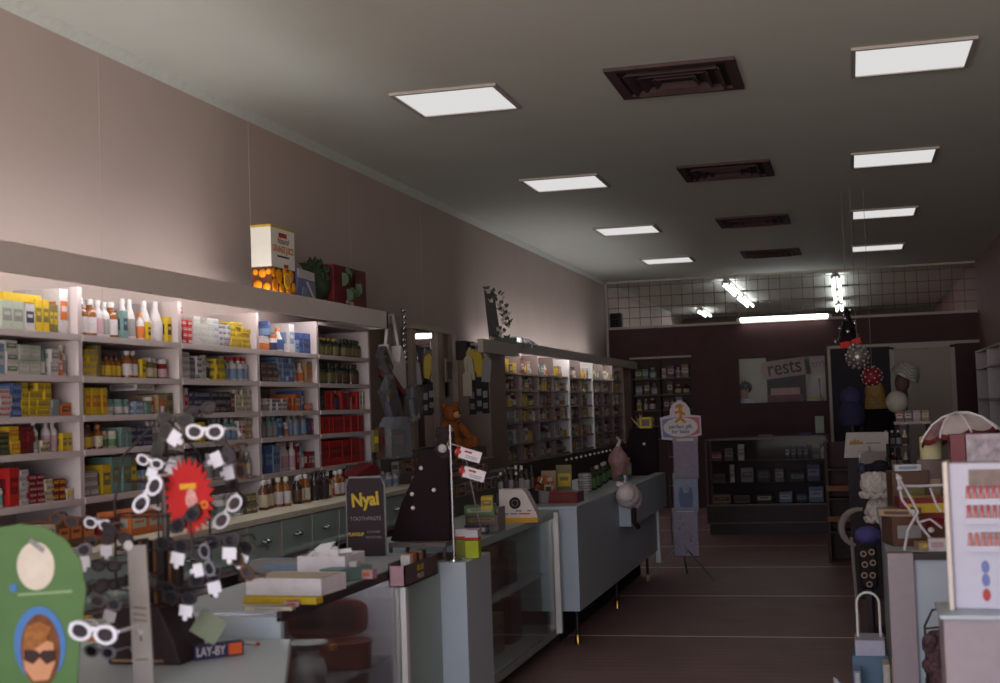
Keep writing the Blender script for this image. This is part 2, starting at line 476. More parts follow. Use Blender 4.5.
# ---------------------------------------------------------------- goods
_good = {}
def carton(c1, c2, w, h, d):
    key = ('c', c1, c2, round(w, 3), round(h, 3))
    if key not in _good:
        b = MB().box((0, 0, h/2), (w, d, h))
        b.box((0, -d/2, h*.52), (w*.82, .0012, h*.42), 1).box((0, -d/2-.0004, h*.56), (w*.55, .0012, h*.12), 0)
        b.box((-w/2, 0, h*.52), (.0012, d*.8, h*.4), 1).box((w/2, 0, h*.52), (.0012, d*.8, h*.4), 1)
        o = b.build('carton', [H(c1), H(c2)], flat=True); COL.objects.unlink(o); _good[key] = o
    return _good[key].copy()
def bottle(body, lab, cap, r, h, parts=True, jar=False, shape=0):
    key = ('j' if jar else 'b', body, lab, cap, round(r, 3), round(h, 3), parts, shape)
    if key not in _good:
        bm = M(body.replace(' ', '_')+'_glassy', HUES[body], .15, noise=.05, spec=.6) if body in ('amber', 'dark green', 'brown', 'black') else H(body, .35)
        if jar: prof = [(r*.9, 0), (r, .01*h), (r, h*.72), (r*.85, h*.78)]; cz, ch, cr = h*.78, h*.22, r*.92
        elif shape == 1: prof = [(r*.9, 0), (r, h*.03), (r, h*.4), (r*.8, h*.6), (r*.42, h*.8), (r*.36, h*.86)]; cz, ch, cr = h*.85, h*.15, r*.42
        else: prof = [(r*.9, 0), (r, h*.02), (r, h*.62), (r*.86, h*.7), (r*.42, h*.78), (r*.4, h*.86)]; cz, ch, cr = h*.85, h*.15, r*.52
        n = 14 if parts else 8
        if parts:
            o = MB().lathe(prof, n).build('jar' if jar else 'bottle', bm)
            c = MB().lathe([(cr, 0), (cr, ch*.9), (cr*.9, ch)], n, 0, (0, 0, cz)).build('lid' if jar else 'cap', H(cap, .35), o)
            l = MB().lathe([(r*1.015, h*.1), (r*1.015, h*.52)], n, 0, (0, 0, 0), False).build('paper_label', H(lab), o)
            for q in (o, c, l): COL.objects.unlink(q)
        else:
            b = MB().lathe(prof, n); b.lathe([(r*1.02, h*.1), (r*1.02, h*.52)], n, 1, (0, 0, 0), False)
            b.lathe([(cr, 0), (cr, ch)], n, 2, (0, 0, cz))
            o = b.build('jar' if jar else 'bottle', [bm, H(lab), H(cap, .35)]); COL.objects.unlink(o)
        _good[key] = o
    src = _good[key]; o = src.copy()
    for ch in src.children:
        k = ch.copy(); k.parent = o; COL.objects.link(k)
    return o

ROWN = ['top', 'second', 'third', 'fourth', 'fifth', 'bench']
def fill(cell, y0, y1, z, row, bay, unit, xf=-3.15, depth=.16, parts=True, where=None):
    """stand the listed goods along one shelf, near end first"""
    y = y0; nst = 0; nb = 0
    if parts:      # the near shelves are packed full: widen the runs until the bay is used up
        cell = [list(i) for i in cell]
        for i in cell:
            if i[0] == 'C': i[3] *= .84
            elif i[0] != 'gap': i[4] *= .86
        def tot(): return sum(i[1] if i[0] == 'gap' else (i[5]*(i[3]+.003) if i[0] == 'C' else i[6]*(2*i[4]+.004)) for i in cell)
        for _ in range(40):
            i = random.choice([c for c in cell if c[0] != 'gap']); q = 5 if i[0] == 'C' else 6
            i[q] += 1
            if tot() > y1-y0: i[q] -= 1
        sp = max(0, (y1-y0-tot()))/len(cell)
        cell = [c for i in cell for c in (i, ('gap', sp*.9))]
    for it in cell:
        k = it[0]
        if k == 'gap': y += it[1]; continue
        if k == 'C':
            _, c1, c2, w, h, cols, lay = it
            for c in range(cols):
                if y+w > y1+.005: break
                for l in range(lay - (random.random() < .25 and lay > 3)):
                    o = carton(c1, c2, w-.002, h-.001, depth); COL.objects.link(o)
                    put(o, (xf-depth/2+random.uniform(-.006, .004), y+w/2, z+l*h), (0, 0, PI/2+random.uniform(-.03, .03)))
                    nm = c1 if c1 == c2 else c1+' and '+c2
                    pos = (ORD[l]+' up, '+ORD[nst]+' stack') if lay > 1 else (ORD[nst]+' along')
                    far = unit.startswith('far')
                    kn = ('small_box' if far else 'packet' if h < .037 else 'upright_box' if h > 1.5*w else 'carton'); o.name = kn
                    kl = {'small_box': 'box', 'upright_box': 'upright'}.get(kn, kn)
                    tag(o, '%s %s, %s, %s shelf, %s %s bay' % (nm, kl, pos, ROWN[row], unit.split()[0]+" unit's", ORD[bay]), 'box' if kn in ('small_box', 'upright_box') else kn, kn.replace('_', ' ')+' goods on the '+unit)
                nst += 1; y += w+.003
        else:
            _, body, lab, cap, r, h, n = it[:7]
            for c in range(n):
                if y+2*r > y1+.005: break
                o = bottle(body, lab, cap, r, h, parts, k == 'J', 1 if k == 'T' else 0); COL.objects.link(o)
                put(o, (xf-r-random.uniform(0, .03), y+r, z), (0, 0, random.uniform(0, 6)))
                kn = 'jar' if k == 'J' else 'bottle'
                tag(o, '%s %s, %s label, %s round, %s shelf, %s %s bay' % (body, kn, lab, ORD[nb], ROWN[row], unit.split()[0]+" unit's", ORD[bay]), kn, kn+'s on the '+unit)
                nb += 1; y += 2*r+.004
    return y

G = {}
G[0, 0] = [('gap', .36), ('C', 'pale green', 'grey', .085, .115, 2, 1), ('C', 'white', 'navy', .075, .11, 1, 1), ('C', 'yellow', 'olive', .055, .135, 1, 1), ('C', 'olive', 'yellow', .035, .12, 1, 1), ('C', 'white', 'orange', .08, .19, 1, 1)]
G[0, 1] = [('gap', .01), ('B', 'amber', 'cream', 'white', .032, .165, 1), ('B', 'amber', 'white', 'white', .036, .165, 2), ('B', 'white', 'pink', 'white', .03, .165, 1), ('B', 'white', 'grey', 'white', .03, .16, 1), ('B', 'amber', 'white', 'white', .038, .165, 1), ('C', 'teal', 'navy', .05, .13, 1, 1), ('T', 'white', 'grey', 'white', .034, .19, 2), ('B', 'white', 'orange', 'orange', .025, .13, 1), ('C', 'yellow', 'black', .035, .09, 1, 1), ('T', 'white', 'white', 'white', .042, .195, 1), ('C', 'yellow', 'black', .05, .125, 1, 1)]
G[0, 2] = [('gap', .01), ('C', 'red', 'white', .06, .03, 1, 6), ('C', 'red', 'white', .055, .03, 1, 4), ('gap', .01), ('C', 'white', 'pale green', .085, .036, 3, 4), ('C', 'white', 'light blue', .06, .036, 1, 4), ('C', 'white', 'navy', .05, .03, 1, 4), ('C', 'yellow', 'olive', .075, .028, 1, 6), ('C', 'yellow', 'olive', .06, .028, 1, 4)]
G[0, 3] = [('gap', .03), ('B', 'amber', 'orange', 'brown', .048, .175, 1), ('J', 'white', 'orange', 'white', .04, .085, 2), ('J', 'white', 'navy', 'orange', .04, .1, 1), ('T', 'white', 'blue', 'orange', .035, .14, 1), ('C', 'white', 'light blue', .09, .17, 1, 1), ('C', 'light blue', 'blue', .06, .08, 1, 1), ('C', 'blue', 'navy', .065, .125, 2, 1)]
G[0, 4] = [('gap', .01), ('B', 'olive', 'green', 'yellow', .033, .17, 2), ('B', 'dark green', 'olive', 'gold', .036, .12, 5), ('B', 'dark green', 'olive', 'dark green', .036, .12, 5)]
G[1, 0] = [('gap', .34), ('C', 'light blue', 'white', .05, .12, 1, 1), ('C', 'white', 'green', .09, .045, 1, 3), ('C', 'pale green', 'white', .09, .06, 1, 2), ('J', 'teal', 'white', 'teal', .03, .11, 1), ('C', 'white', 'grey', .07, .055, 1, 2), ('C', 'orange', 'white', .03, .09, 1, 1), ('B', 'white', 'grey', 'cream', .025, .13, 1)]
G[1, 1] = [('gap', .01), ('C', 'yellow', 'grey', .085, .03, 2, 4), ('C', 'olive', 'olive', .04, .14, 1, 1), ('J', 'light blue', 'white', 'light blue', .018, .07, 1), ('B', 'amber', 'yellow', 'black', .026, .105, 4), ('B', 'amber', 'white', 'white', .03, .125, 2), ('C', 'yellow', 'olive', .045, .09, 1, 1), ('J', 'black', 'cream', 'white', .026, .09, 1), ('J', 'olive', 'cream', 'white', .035, .1, 2), ('J', 'dark red', 'pink', 'white', .03, .095, 2), ('C', 'yellow', 'yellow', .03, .1, 1, 1)]
G[1, 2] = [('gap', .01), ('C', 'white', 'grey', .07, .034, 2, 4), ('C', 'grey', 'navy', .07, .034, 1, 4), ('C', 'white', 'navy', .065, .03, 1, 4), ('C', 'pale green', 'grey', .055, .034, 1, 3), ('B', 'white', 'navy', 'cream', .03, .13, 1), ('C', 'yellow', 'olive', .06, .038, 2, 3), ('B', 'dark green', 'teal', 'grey', .032, .13, 1), ('B', 'white', 'light blue', 'red', .034, .13, 2)]
G[1, 3] = [('gap', .02), ('B', 'white', 'orange', 'white', .034, .125, 1), ('C', 'brown', 'grey', .085, .036, 2, 3), ('gap', .01), ('C', 'light blue', 'blue', .065, .036, 2, 4), ('T', 'white', 'orange', 'white', .03, .12, 3), ('C', 'tan', 'orange', .05, .13, 1, 1)]
G[1, 4] = [('gap', .01), ('B', 'dark green', 'olive', 'dark green', .034, .135, 5), ('B', 'dark green', 'brown', 'brown', .034, .135, 6)]
G[2, 0] = [('gap', .34), ('C', 'white', 'red', .09, .022, 1, 6), ('C', 'blue', 'light blue', .07, .033, 1, 4), ('C', 'yellow', 'olive', .055, .034, 2, 4), ('C', 'grey', 'teal', .07, .035, 1, 2), ('C', 'orange', 'brown', .09, .055, 1, 1)]
G[2, 1] = [('gap', .01), ('C', 'yellow', 'olive', .05, .14, 1, 1), ('C', 'yellow', 'orange', .05, .118, 4, 1), ('C', 'cream', 'grey', .05, .03, 1, 1), ('J', 'teal', 'white', 'teal', .035, .07, 2), ('C', 'light blue', 'white', .08, .03, 1, 2), ('C', 'teal', 'grey', .06, .055, 1, 1), ('J', 'olive', 'cream', 'white', .03, .08, 1), ('C', 'tan', 'orange', .05, .09, 2, 1), ('C', 'olive', 'black', .06, .05, 1, 2)]
G[2, 2] = [('gap', .01), ('B', 'white', 'red', 'white', .03, .11, 1), ('C', 'white', 'red', .045, .125, 1, 1), ('B', 'white', 'grey', 'grey', .028, .12, 1), ('C', 'navy', 'grey', .05, .036, 3, 3), ('C', 'black', 'grey', .05, .036, 3, 3), ('C', 'brown', 'pink', .05, .1, 1, 1), ('C', 'cream', 'grey', .045, .03, 4, 4)]
G[2, 3] = [('gap', .01), ('T', 'white', 'orange', 'white', .04, .13, 1), ('J', 'white', 'grey', 'white', .034, .075, 2), ('C', 'white', 'black', .075, .024, 1, 3), ('C', 'orange', 'brown', .045, .04, 2, 2), ('C', 'orange', 'cream', .05, .1, 2, 1), ('C', 'blue', 'white', .045, .12, 1, 1), ('B', 'white', 'light blue', 'white', .032, .115, 1), ('C', 'orange', 'white', .07, .045, 1, 1)]
G[2, 4] = [('gap', .02), ('C', 'black', 'brown', .05, .12, 1, 1), ('C', 'red', 'dark red', .055, .12, 3, 1), ('B', 'black', 'navy', 'gold', .034, .125, 2), ('C', 'red', 'dark red', .05, .12, 1, 1), ('B', 'brown', 'dark red', 'gold', .028, .125, 1), ('C', 'dark red', 'red', .05, .11, 1, 1), ('B', 'white', 'cream', 'white', .036, .12, 2), ('C', 'red', 'dark red', .05, .12, 1, 1), ('C', 'cream', 'grey', .045, .12, 2, 1)]
G[3, 0] = [('gap', .34), ('C', 'dark green', 'olive', .075, .022, 1, 5), ('C', 'yellow', 'orange', .075, .055, 1, 2), ('C', 'dark red', 'brown', .055, .022, 2, 5), ('B', 'white', 'grey', 'white', .022, .13, 1), ('C', 'cream', 'brown', .07, .025, 1, 2), ('B', 'white', 'pink', 'white', .024, .13, 1), ('C', 'yellow', 'olive', .04, .075, 1, 1)]
G[3, 1] = [('gap', .02), ('B', 'brown', 'yellow', 'black', .026, .1, 2), ('B', 'amber', 'cream', 'orange', .026, .105, 2), ('J', 'pale green', 'green', 'cream', .03, .075, 2), ('C', 'teal', 'grey', .05, .03, 2, 3), ('C', 'navy', 'grey', .05, .03, 4, 3), ('B', 'white', 'grey', 'white', .026, .11, 2)]
G[3, 2] = [('gap', .01), ('C', 'cream', 'grey', .06, .035, 1, 3), ('C', 'olive', 'yellow', .055, .045, 2, 2), ('C', 'yellow', 'black', .06, .1, 1, 1), ('B', 'black', 'grey', 'grey', .028, .1, 2), ('B', 'teal', 'light blue', 'grey', .03, .115, 4), ('C', 'white', 'red', .04, .1, 2, 1), ('C', 'tan', 'cream', .05, .035, 2, 3)]
G[3, 3] = [('gap', .01), ('C', 'orange', 'white', .065, .06, 1, 2), ('B', 'teal', 'grey', 'grey', .033, .125, 4), ('B', 'light blue', 'blue', 'light blue', .028, .105, 2), ('J', 'white', 'orange', 'white', .035, .08, 1), ('B', 'grey', 'light blue', 'white', .032, .135, 3), ('C', 'navy', 'blue', .045, .1, 1, 1), ('C', 'dark red', 'pink', .03, .1, 1, 1)]
G[3, 4] = [('gap', .01), ('C', 'red', 'dark red', .07, .105, 12, 1)]
G[4, 0] = [('gap', .30), ('B', 'white', 'teal', 'teal', .024, .1, 2), ('C', 'red', 'dark red', .075, .15, 1, 1), ('C', 'white', 'grey', .065, .023, 1, 6), ('C', 'dark red', 'pink', .06, .023, 1, 5), ('C', 'cream', 'olive', .065, .023, 1, 5), ('C', 'dark red', 'yellow', .05, .03, 1, 3), ('C', 'cream', 'yellow', .05, .045, 1, 1)]
G[4, 1] = [('gap', .02), ('C', 'grey', 'white', .075, .036, 1, 3), ('gap', .03), ('C', 'yellow', 'olive', .085, .13, 1, 1), ('C', 'teal', 'olive', .09, .16, 1, 1), ('C', 'olive', 'yellow', .06, .15, 1, 1), ('C', 'light blue', 'yellow', .05, .09, 1, 1), ('C', 'dark green', 'black', .07, .15, 2, 1), ('J', 'white', 'grey', 'white', .035, .1, 2)]
G[4, 2] = [('gap', .02), ('C', 'teal', 'white', .06, .045, 2, 3), ('J', 'white', 'pink', 'pink', .035, .1, 2), ('B', 'white', 'grey', 'white', .03, .14, 3), ('C', 'light blue', 'white', .06, .05, 2, 2), ('B', 'grey', 'cream', 'white', .03, .13, 2)]
G[4, 3] = [('gap', .01), ('B', 'pink', 'grey', 'pink', .03, .13, 2), ('C', 'blue', 'light blue', .05, .15, 2, 1), ('C', 'light blue', 'blue', .05, .155, 2, 1), ('B', 'white', 'pink', 'pink', .026, .165, 5), ('C', 'dark red', 'pink', .04, .14, 1, 1), ('B', 'white', 'pink', 'white', .026, .15, 1), ('B', 'light blue', 'white', 'light blue', .024, .13, 2), ('C', 'dark red', 'white', .03, .1, 1, 1)]
G[4, 4] = [('gap', .01), ('C', 'red', 'dark red', .09, .155, 9, 1)]
G[5, 0] = [('gap', .02), ('C', 'cream', 'grey', .12, .05, 2, 2), ('C', 'brown', 'orange', .1, .11, 1, 1), ('C', 'dark red', 'brown', .1, .03, 2, 3)]
G[5, 1] = [('gap', .02), ('C', 'orange', 'pale green', .16, .1, 1, 1), ('C', 'cream', 'olive', .12, .05, 2, 2), ('J', 'white', 'grey', 'white', .04, .1, 2)]
G[5, 2] = [('gap', .02), ('J', 'white', 'teal', 'grey', .04, .11, 2), ('C', 'olive', 'cream', .07, .05, 2, 2), ('gap', .12), ('B', 'brown', 'cream', 'white', .03, .15, 1), ('gap', .03), ('B', 'amber', 'white', 'cream', .033, .155, 1)]
G[5, 3] = [('gap', .04), ('B', 'black', 'brown', 'white', .03, .15, 1), ('B', 'amber', 'cream', 'white', .03, .155, 1), ('B', 'amber', 'white', 'black', .034, .16, 1), ('gap', .02), ('B', 'black', 'black', 'black', .034, .165, 3), ('B', 'amber', 'cream', 'white', .035, .15, 1), ('J', 'white', 'orange', 'white', .035, .1, 1), ('B', 'amber', 'white', 'white', .033, .15, 2)]
G[5, 4] = [('gap', .03), ('B', 'amber', 'white', 'black', .035, .17, 2), ('B', 'brown', 'orange', 'black', .03, .12, 1), ('C', 'grey', 'cream', .09, .13, 1, 1), ('B', 'light blue', 'white', 'white', .03, .1, 3), ('B', 'white', 'light blue', 'light blue', .028, .09, 3)]
SHELFZ = SH+[ZD]
for (r, bay), cell in G.items():
    fill(cell, BAYS[bay]+.02, BAYS[bay+1]-.02, SHELFZ[r], r, bay, 'near wall unit', xf=-3.15 if r < 5 else -2.92)
# extras lying on top of other goods
def extra(c1, c2, w, h, d, loc, lab, rz=PI/2):
    o = carton(c1, c2, w, h, d); COL.objects.link(o); put(o, loc, (0, 0, rz)); tag(o, lab, 'carton'); return o
extra('yellow', 'yellow', .25, .033, .16, (-3.24, 4.66, 1.995+.001), 'long flat yellow carton lying across pale boxes on the top shelf')
extra('white', 'grey', .16, .035, .14, (-3.24, 5.62, 1.54+.11), 'flat white packet lying on tan boxes, third shelf of second bay')
o = bottle('blue', 'light blue', 'blue', .042, .085, True, True); COL.objects.link(o); put(o, (-3.21, 7.02, 1.88+.086)); tag(o, 'blue tin stacked on orange and white jars, top shelf', 'tin')
# bottles on the open shelf under the drawers
for k in range(26):
    y = 5.95+.062*k+random.uniform(-.01, .01)
    if min(abs(y-6.165), abs(y-6.935)) < .05: continue
    bd, lb, cp = random.choice([('black', 'cream', 'white'), ('brown', 'cream', 'black'), ('dark green', 'grey', 'black'), ('amber', 'cream', 'white')])
    o = bottle(bd, lb, cp, .026, random.choice([.13, .15, .17]), False); COL.objects.link(o); put(o, (XD-.08-random.uniform(0, .05), y, .48+.12))
    tag(o, '%s bottle, %s along the open shelf under the drawers' % (bd, ORD[k] if k < 20 else 'twenty '+ORD[k-20]), 'bottle', 'bottles on the shelf under the drawers')
for k, (y0, y1) in enumerate(((5.42, 6.145), (6.19, 6.915), (6.96, 7.685))):
    tag(MB().box2(XL+.05, XD-.04, y0, y1, .4805, .599).build('cardboard_tray', M('card_brown', (120, 96, 76), .8)), 'low cardboard tray carrying bottles in the %s open bay under drawers' % ORD[k], 'tray')

# ================================================================ FAR WALL UNIT
B2 = [12.07, 12.79, 13.56, 14.29, 15.09, 16.54, 18.05, 18.71, 19.4]
B2 = [12.07, 12.79, 13.56, 14.29, 15.09, 15.82, 16.54, 17.3, 18.05, 18.75]
SH2 = [1.86, 1.70, 1.535, 1.385, 1.18, 1.01]
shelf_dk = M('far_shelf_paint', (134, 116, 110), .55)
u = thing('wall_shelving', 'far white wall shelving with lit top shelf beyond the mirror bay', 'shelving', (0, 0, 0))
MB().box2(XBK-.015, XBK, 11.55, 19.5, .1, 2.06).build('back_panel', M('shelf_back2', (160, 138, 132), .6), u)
for i, y in enumerate(B2):
    t_ = .03 if i in (4, 6) else .012
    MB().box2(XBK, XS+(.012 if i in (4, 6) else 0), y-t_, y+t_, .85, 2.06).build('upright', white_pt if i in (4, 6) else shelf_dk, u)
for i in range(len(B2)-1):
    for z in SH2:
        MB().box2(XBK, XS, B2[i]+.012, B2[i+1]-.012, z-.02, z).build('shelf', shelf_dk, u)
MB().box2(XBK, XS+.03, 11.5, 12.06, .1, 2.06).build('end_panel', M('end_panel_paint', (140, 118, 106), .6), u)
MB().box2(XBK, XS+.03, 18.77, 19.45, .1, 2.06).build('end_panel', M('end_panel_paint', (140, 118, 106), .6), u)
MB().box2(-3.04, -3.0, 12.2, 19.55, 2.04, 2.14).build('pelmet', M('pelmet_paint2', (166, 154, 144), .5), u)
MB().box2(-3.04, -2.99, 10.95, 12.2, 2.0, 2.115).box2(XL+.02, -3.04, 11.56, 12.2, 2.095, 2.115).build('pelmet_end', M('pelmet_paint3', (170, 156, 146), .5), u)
for y0, y1 in ((12.3, 14.2), (14.3, 16.4), (16.6, 18.0)):
    MB().tube([(-3.075, y0, 2.095), (-3.075, y1, 2.095)], .016, 8).build('tube_lamp', shelf_glow, u)
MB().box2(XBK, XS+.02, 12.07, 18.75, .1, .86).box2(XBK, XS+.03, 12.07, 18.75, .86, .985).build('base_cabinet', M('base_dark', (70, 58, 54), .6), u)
for k in range(14):
    MB().ell((XS+.045, 14.6+.28*k, .93), (.015, .015, .015), n=10, k=6).build('knob', white_pt, u)
mut = [('amber', 'cream', 'white'), ('white', 'grey', 'white'), ('white', 'orange', 'white'), ('brown', 'cream', 'black'), ('grey', 'white', 'grey'), ('olive', 'cream', 'white'), ('white', 'yellow', 'white'), ('teal', 'white', 'white'), ('dark red', 'white', 'white'), ('cream', 'tan', 'gold'), ('amber', 'yellow', 'black'), ('tan', 'white', 'white')]
for r, z in enumerate(SH2):
    for bay in range(len(B2)-1):
        y = B2[bay]+.03; cell = []
        room = B2[bay+1]-B2[bay]-.06
        while room > .09:
            bd, lb, cp = random.choice(mut)
            if random.random() < .35:
                w = random.choice([.1, .13, .16]); c = ('C', bd if bd != 'amber' else 'yellow', lb, w, random.uniform(.08, .14), 1, 1); room -= w+.02
            else:
                rr = random.choice([.03, .036, .044]); c = (random.choice('BJBT'), bd, lb, cp, rr, random.uniform(.1, .145 if r else .165), 1); room -= 2*rr+.02
            cell.append(c); cell.append(('gap', random.uniform(.004, .03)))
        fill(cell, y, B2[bay+1]-.02, z, r, bay, 'far wall unit', xf=-3.14, parts=False)
# ================================================================ MIRROR BAY between the wall units
mirror = M('mirror', (235, 235, 238), .02, 1.0, noise=0)
frame_w = M('beige_wood', (168, 148, 132), .5)
peg = M('pegboard', (150, 130, 116), .7)
XM = -3.40
zr = PX(440, 331, XM).z
u = thing('mirror_panelling', 'beige framed mirror and pegboard panelling between the two wall units', 'mirror', (0, 0, 0))
def ym(px, py=370): return PX(px, py, XM).y
MB().box2(XL+.005, XM-.02, 8.58, 11.34, 1.21, zr).build('backboard', peg, u)
MB().box2(XM-.02, XM+.0, ym(413), ym(436), 1.21, zr-.02).build('mirror_glass', mirror, u)
MB().box2(XM-.02, XM-.0, ym(443), ym(454), 1.52, 1.86).build('mirror_glass', mirror, u)
for a, c in ((389, 392), (410, 413.5), (435.5, 441.5), (455, 457)):
    MB().box2(XM-.02, XM+.025, ym(a), ym(c), 1.21, zr).build('stile', frame_w, u)
MB().box2(XM-.02, XM+.035, 8.58, 11.34, zr-.02, zr+.02).build('top_rail', cream_trim, u)
# stepped ledge below
led = thing('display_ledge', 'stepped dark display ledge below the mirror bay', 'display stand', (0, 0, 0))
lw = M('ledge_paint', (120, 110, 102), .6)
for k, (x1, z1) in enumerate(((-3.12, 1.2), (-2.98, 1.1), (-2.84, 1.0), (-2.72, .9))):
    MB().box2(XL+.03 if k == 0 else x1-.14, x1, 8.66, 11.4, .1 if k == 3 else z1-.1, z1).build('step', lw, led)
MB().box2(XL+.03, -2.86, 8.66, 11.4, 0, .88).build('plinth', M('plinth_dark', (70, 60, 58), .7), led)
# rows of small cosmetics cartons on the steps
for s, (x1, z1) in enumerate(((-2.98, 1.1), (-2.84, 1.0), (-2.72, .9))):
    for k in range(18):
        y = 8.74+.105*k
        c1, c2 = random.choice([('brown', 'cream'), ('olive', 'tan'), ('pink', 'brown'), ('tan', 'dark red'), ('dark red', 'cream'), ('grey', 'brown')])
        o = carton(c1, c2, .07, .075, .05); o.name = 'cosmetics_box'; COL.objects.link(o); put(o, (x1-.05, y, z1), (0, 0, PI/2))
        tag(o, '%s small box, %s from near end on %s step of the ledge' % (c1, ORD[k], ['top', 'middle', 'lowest'][s]), 'cosmetics', 'cosmetics cartons on the stepped ledge')
# bear
def bear(loc, s, rz, label, c=(150, 84, 42), nm='bear_fur'):
    fur = M(nm, c, .95, noise=.2, scale=60); dk = H('black')
    t = thing('teddy_bear', label, 'toy', loc, rz)
    t.scale = (s, s, s)
    MB().ell((0, 0, .2), (.13, .11, .2)).build('body', fur, t)
    h = MB().ell((0, -.02, .47), (.12, .11, .115)).build('head', fur, t)
    MB().ell((0, -.12, .45), (.055, .05, .045)).build('muzzle', M('bear_muzzle', (210, 160, 100), .9), h)
    MB().ell((0, -.17, .465), (.02, .014, .014)).build('nose', dk, h)
    for q in (-1, 1):
        MB().ell((q*.1, 0, .57), (.05, .03, .05)).build('ear', fur, h)
        MB().ell((q*.045, -.115, .5), (.012, .01, .014)).build('eye', dk, h)
        MB().tube([(q*.1, -.02, .33), (q*.19, -.06, .24), (q*.21, -.12, .15)], [.06, .055, .05], 10).ell((q*.21, -.12, .14), (.052, .052, .052)).build('arm', fur, t)
        MB().tube([(q*.08, -.05, .07), (q*.13, -.16, .07), (q*.15, -.26, .08)], [.075, .07, .06], 10).ell((q*.15, -.28, .1), (.06, .04, .075)).build('leg', fur, t)
    return t
p = PX(456, 440, -3.02)
bear((-3.06, p.y, 1.2), .62, PI/2-.5, 'orange brown teddy bear sitting on top step before the mirror')
# loudspeaker-like dark box and things hung on the panelling
def hang(name, label, cat, px, py, x=-3.34): return thing(name, label, cat, PX(px, py, x), PI/2)
t = hang('loudspeaker', 'dark square box speaker fixed high on the beige panelling', 'speaker', 462.5, 362, -3.36)
MB().box((0, -.03, .1), (.3, .1, .17)).build('cabinet', M('speaker_dark', (58, 46, 48), .6), t, .008)
MB().box((0, -.082, .1), (.27, .006, .15)).build('grille', M('grille_cloth2', (44, 36, 38), .9), t)
t = hang('carded_pack', 'beige card with a dark window hung right of the mirror stile', 'pack', 449, 382)
MB().box((0, 0, .1), (.2, .01, .2)).build('card', frame_w, t); MB().box((0, -.008, .1), (.11, .01, .15)).build('window', M('deep_navy', (44, 44, 62), .3), t)
for k, (px, py, c) in enumerate(((477, 372, 'yellow'), (482, 376, 'yellow'), (471, 380, 'cream'), (468, 396, 'cream'), (486, 382, 'grey'))):
    t = hang('hanging_packet', '%s packet, %s of the bunch hung beside far unit' % (c, ORD[k]), 'packet', px, py, -3.22+.02*k); t.location = PY(px, py, 11.44-.02*k); t.rotation_euler = (0, 0, 0)
    MB().at((0, 0, 0), (0, -.3+.1*k, 0)).prism([(-.04, 0), (.04, 0), (.04, .19), (.02, .21), (0, .23), (-.02, .21), (-.04, .19)], -.012, .012).build('pouch', H(c), t)
    MB().tube([(0, 0, .22), (0, 0, .29)], .003, 5).build('hook', steel, t)
for k, (px, py) in enumerate(((486, 410), (480, 408), (473, 411))):
    t = hang('carded_goods', 'dark strip of carded goods, %s from the end panel' % ORD[k], 'pack', px, py, -3.25); t.location = PY(px, py, 11.46); t.rotation_euler = (0, 0, 0)
    MB().box((0, 0, .12), (.06, .01, .3)).build('card', M('dark_card', (44, 36, 38), .6), t)
    MB().box((0, -.01, .14), (.04, .012, .06)).build('blister', H('grey'), t); MB().box((0, -.01, .04), (.04, .012, .05)).build('blister', H('grey'), t)
# white bag with a red band and black lower part
t = hang('beach_bag', 'white hanging bag with dark red band and black lower half', 'bag', 393, 404, -3.12)
MB().prism([(-.17, .24), (-.1, .18), (.12, .1), (.2, .09), (.19, .36), (.11, .42), (.05, .3), (-.06, .28), (-.16, .42), (-.2, .38)], -.04, .04).build('body', M('bag_white', (214, 204, 200), .8), t, .01)
MB().prism([(-.175, .2), (.12, .06), (.205, .05), (.2, .09), (.12, .105), (-.17, .25)], -.043, .043).build('red_band', H('dark red'), t)
MB().prism([(-.16, .2), (.12, .06), (.16, .05), (.14, -.16), (.02, -.2), (-.12, -.12)], -.03, .03).build('lower_pouch', M('bag_black', (54, 42, 44), .8), t, .008)
MB().tube([(-.13, 0, .4), (-.05, 0, .62), (.05, 0, .64), (.15, 0, .4)], .012).build('strap', M('bag_white', (214, 204, 200)), t)
# silver beads hanging over a pale card
t = hang('bead_strand', 'strand of silver beads hanging over pale card from the rail', 'beads', 401, 350, -3.3)
MB().box((-.05, .01, .08), (.16, .006, .36)).build('card', M('pale_card', (176, 160, 150), .7), t)
b = MB()
for k in range(10): b.ell((.02+.02*math.sin(k), -.02, .3-.045*k), (.02, .02, .022), n=10, k=6)
b.build('bead', chrome, t)
# plastic packed goods
for k, (px, py, w, h, tilt, c, lab) in enumerate(((396, 422, .2, .32, .6, 'purple', 'long slanted cellophane pack of purple and yellow stuff beside near unit'), (415, 420, .13, .25, .25, 'grey', 'clear crinkled cellophane bag hanging left of the mirror stile'), (388, 372, .1, .2, .8, 'tan', 'pale slanted pack with orange print at end of near unit'))):
    t = hang('cellophane_pack', lab, 'pack', px, py, -3.0-.05*k)
    b = MB().at((0, 0, 0), (0, -tilt, 0)).prism([(-w/2, 0), (w/2, 0), (w/2*.9, h*.5), (w/2, h), (-w/2, h), (-w/2*.85, h*.5)], -.03, .03)
    b.build('wrapper', glassy('crinkly_film', (.88, .9, .92), 1.0, .12), t)
    q = MB().at((0, 0, 0), (0, -tilt, 0)); q.box((0, 0, h*.4), (w*.7, .03, h*.5))
    if k == 0: q.box((-.02, -.018, h*.75), (w*.5, .01, h*.12), 1)
    if k == 2: q.box((0, -.018, h*.5), (w*.5, .01, h*.3), 1)
    q.build('contents', [H(c), H('yellow' if k == 0 else 'orange')], t)
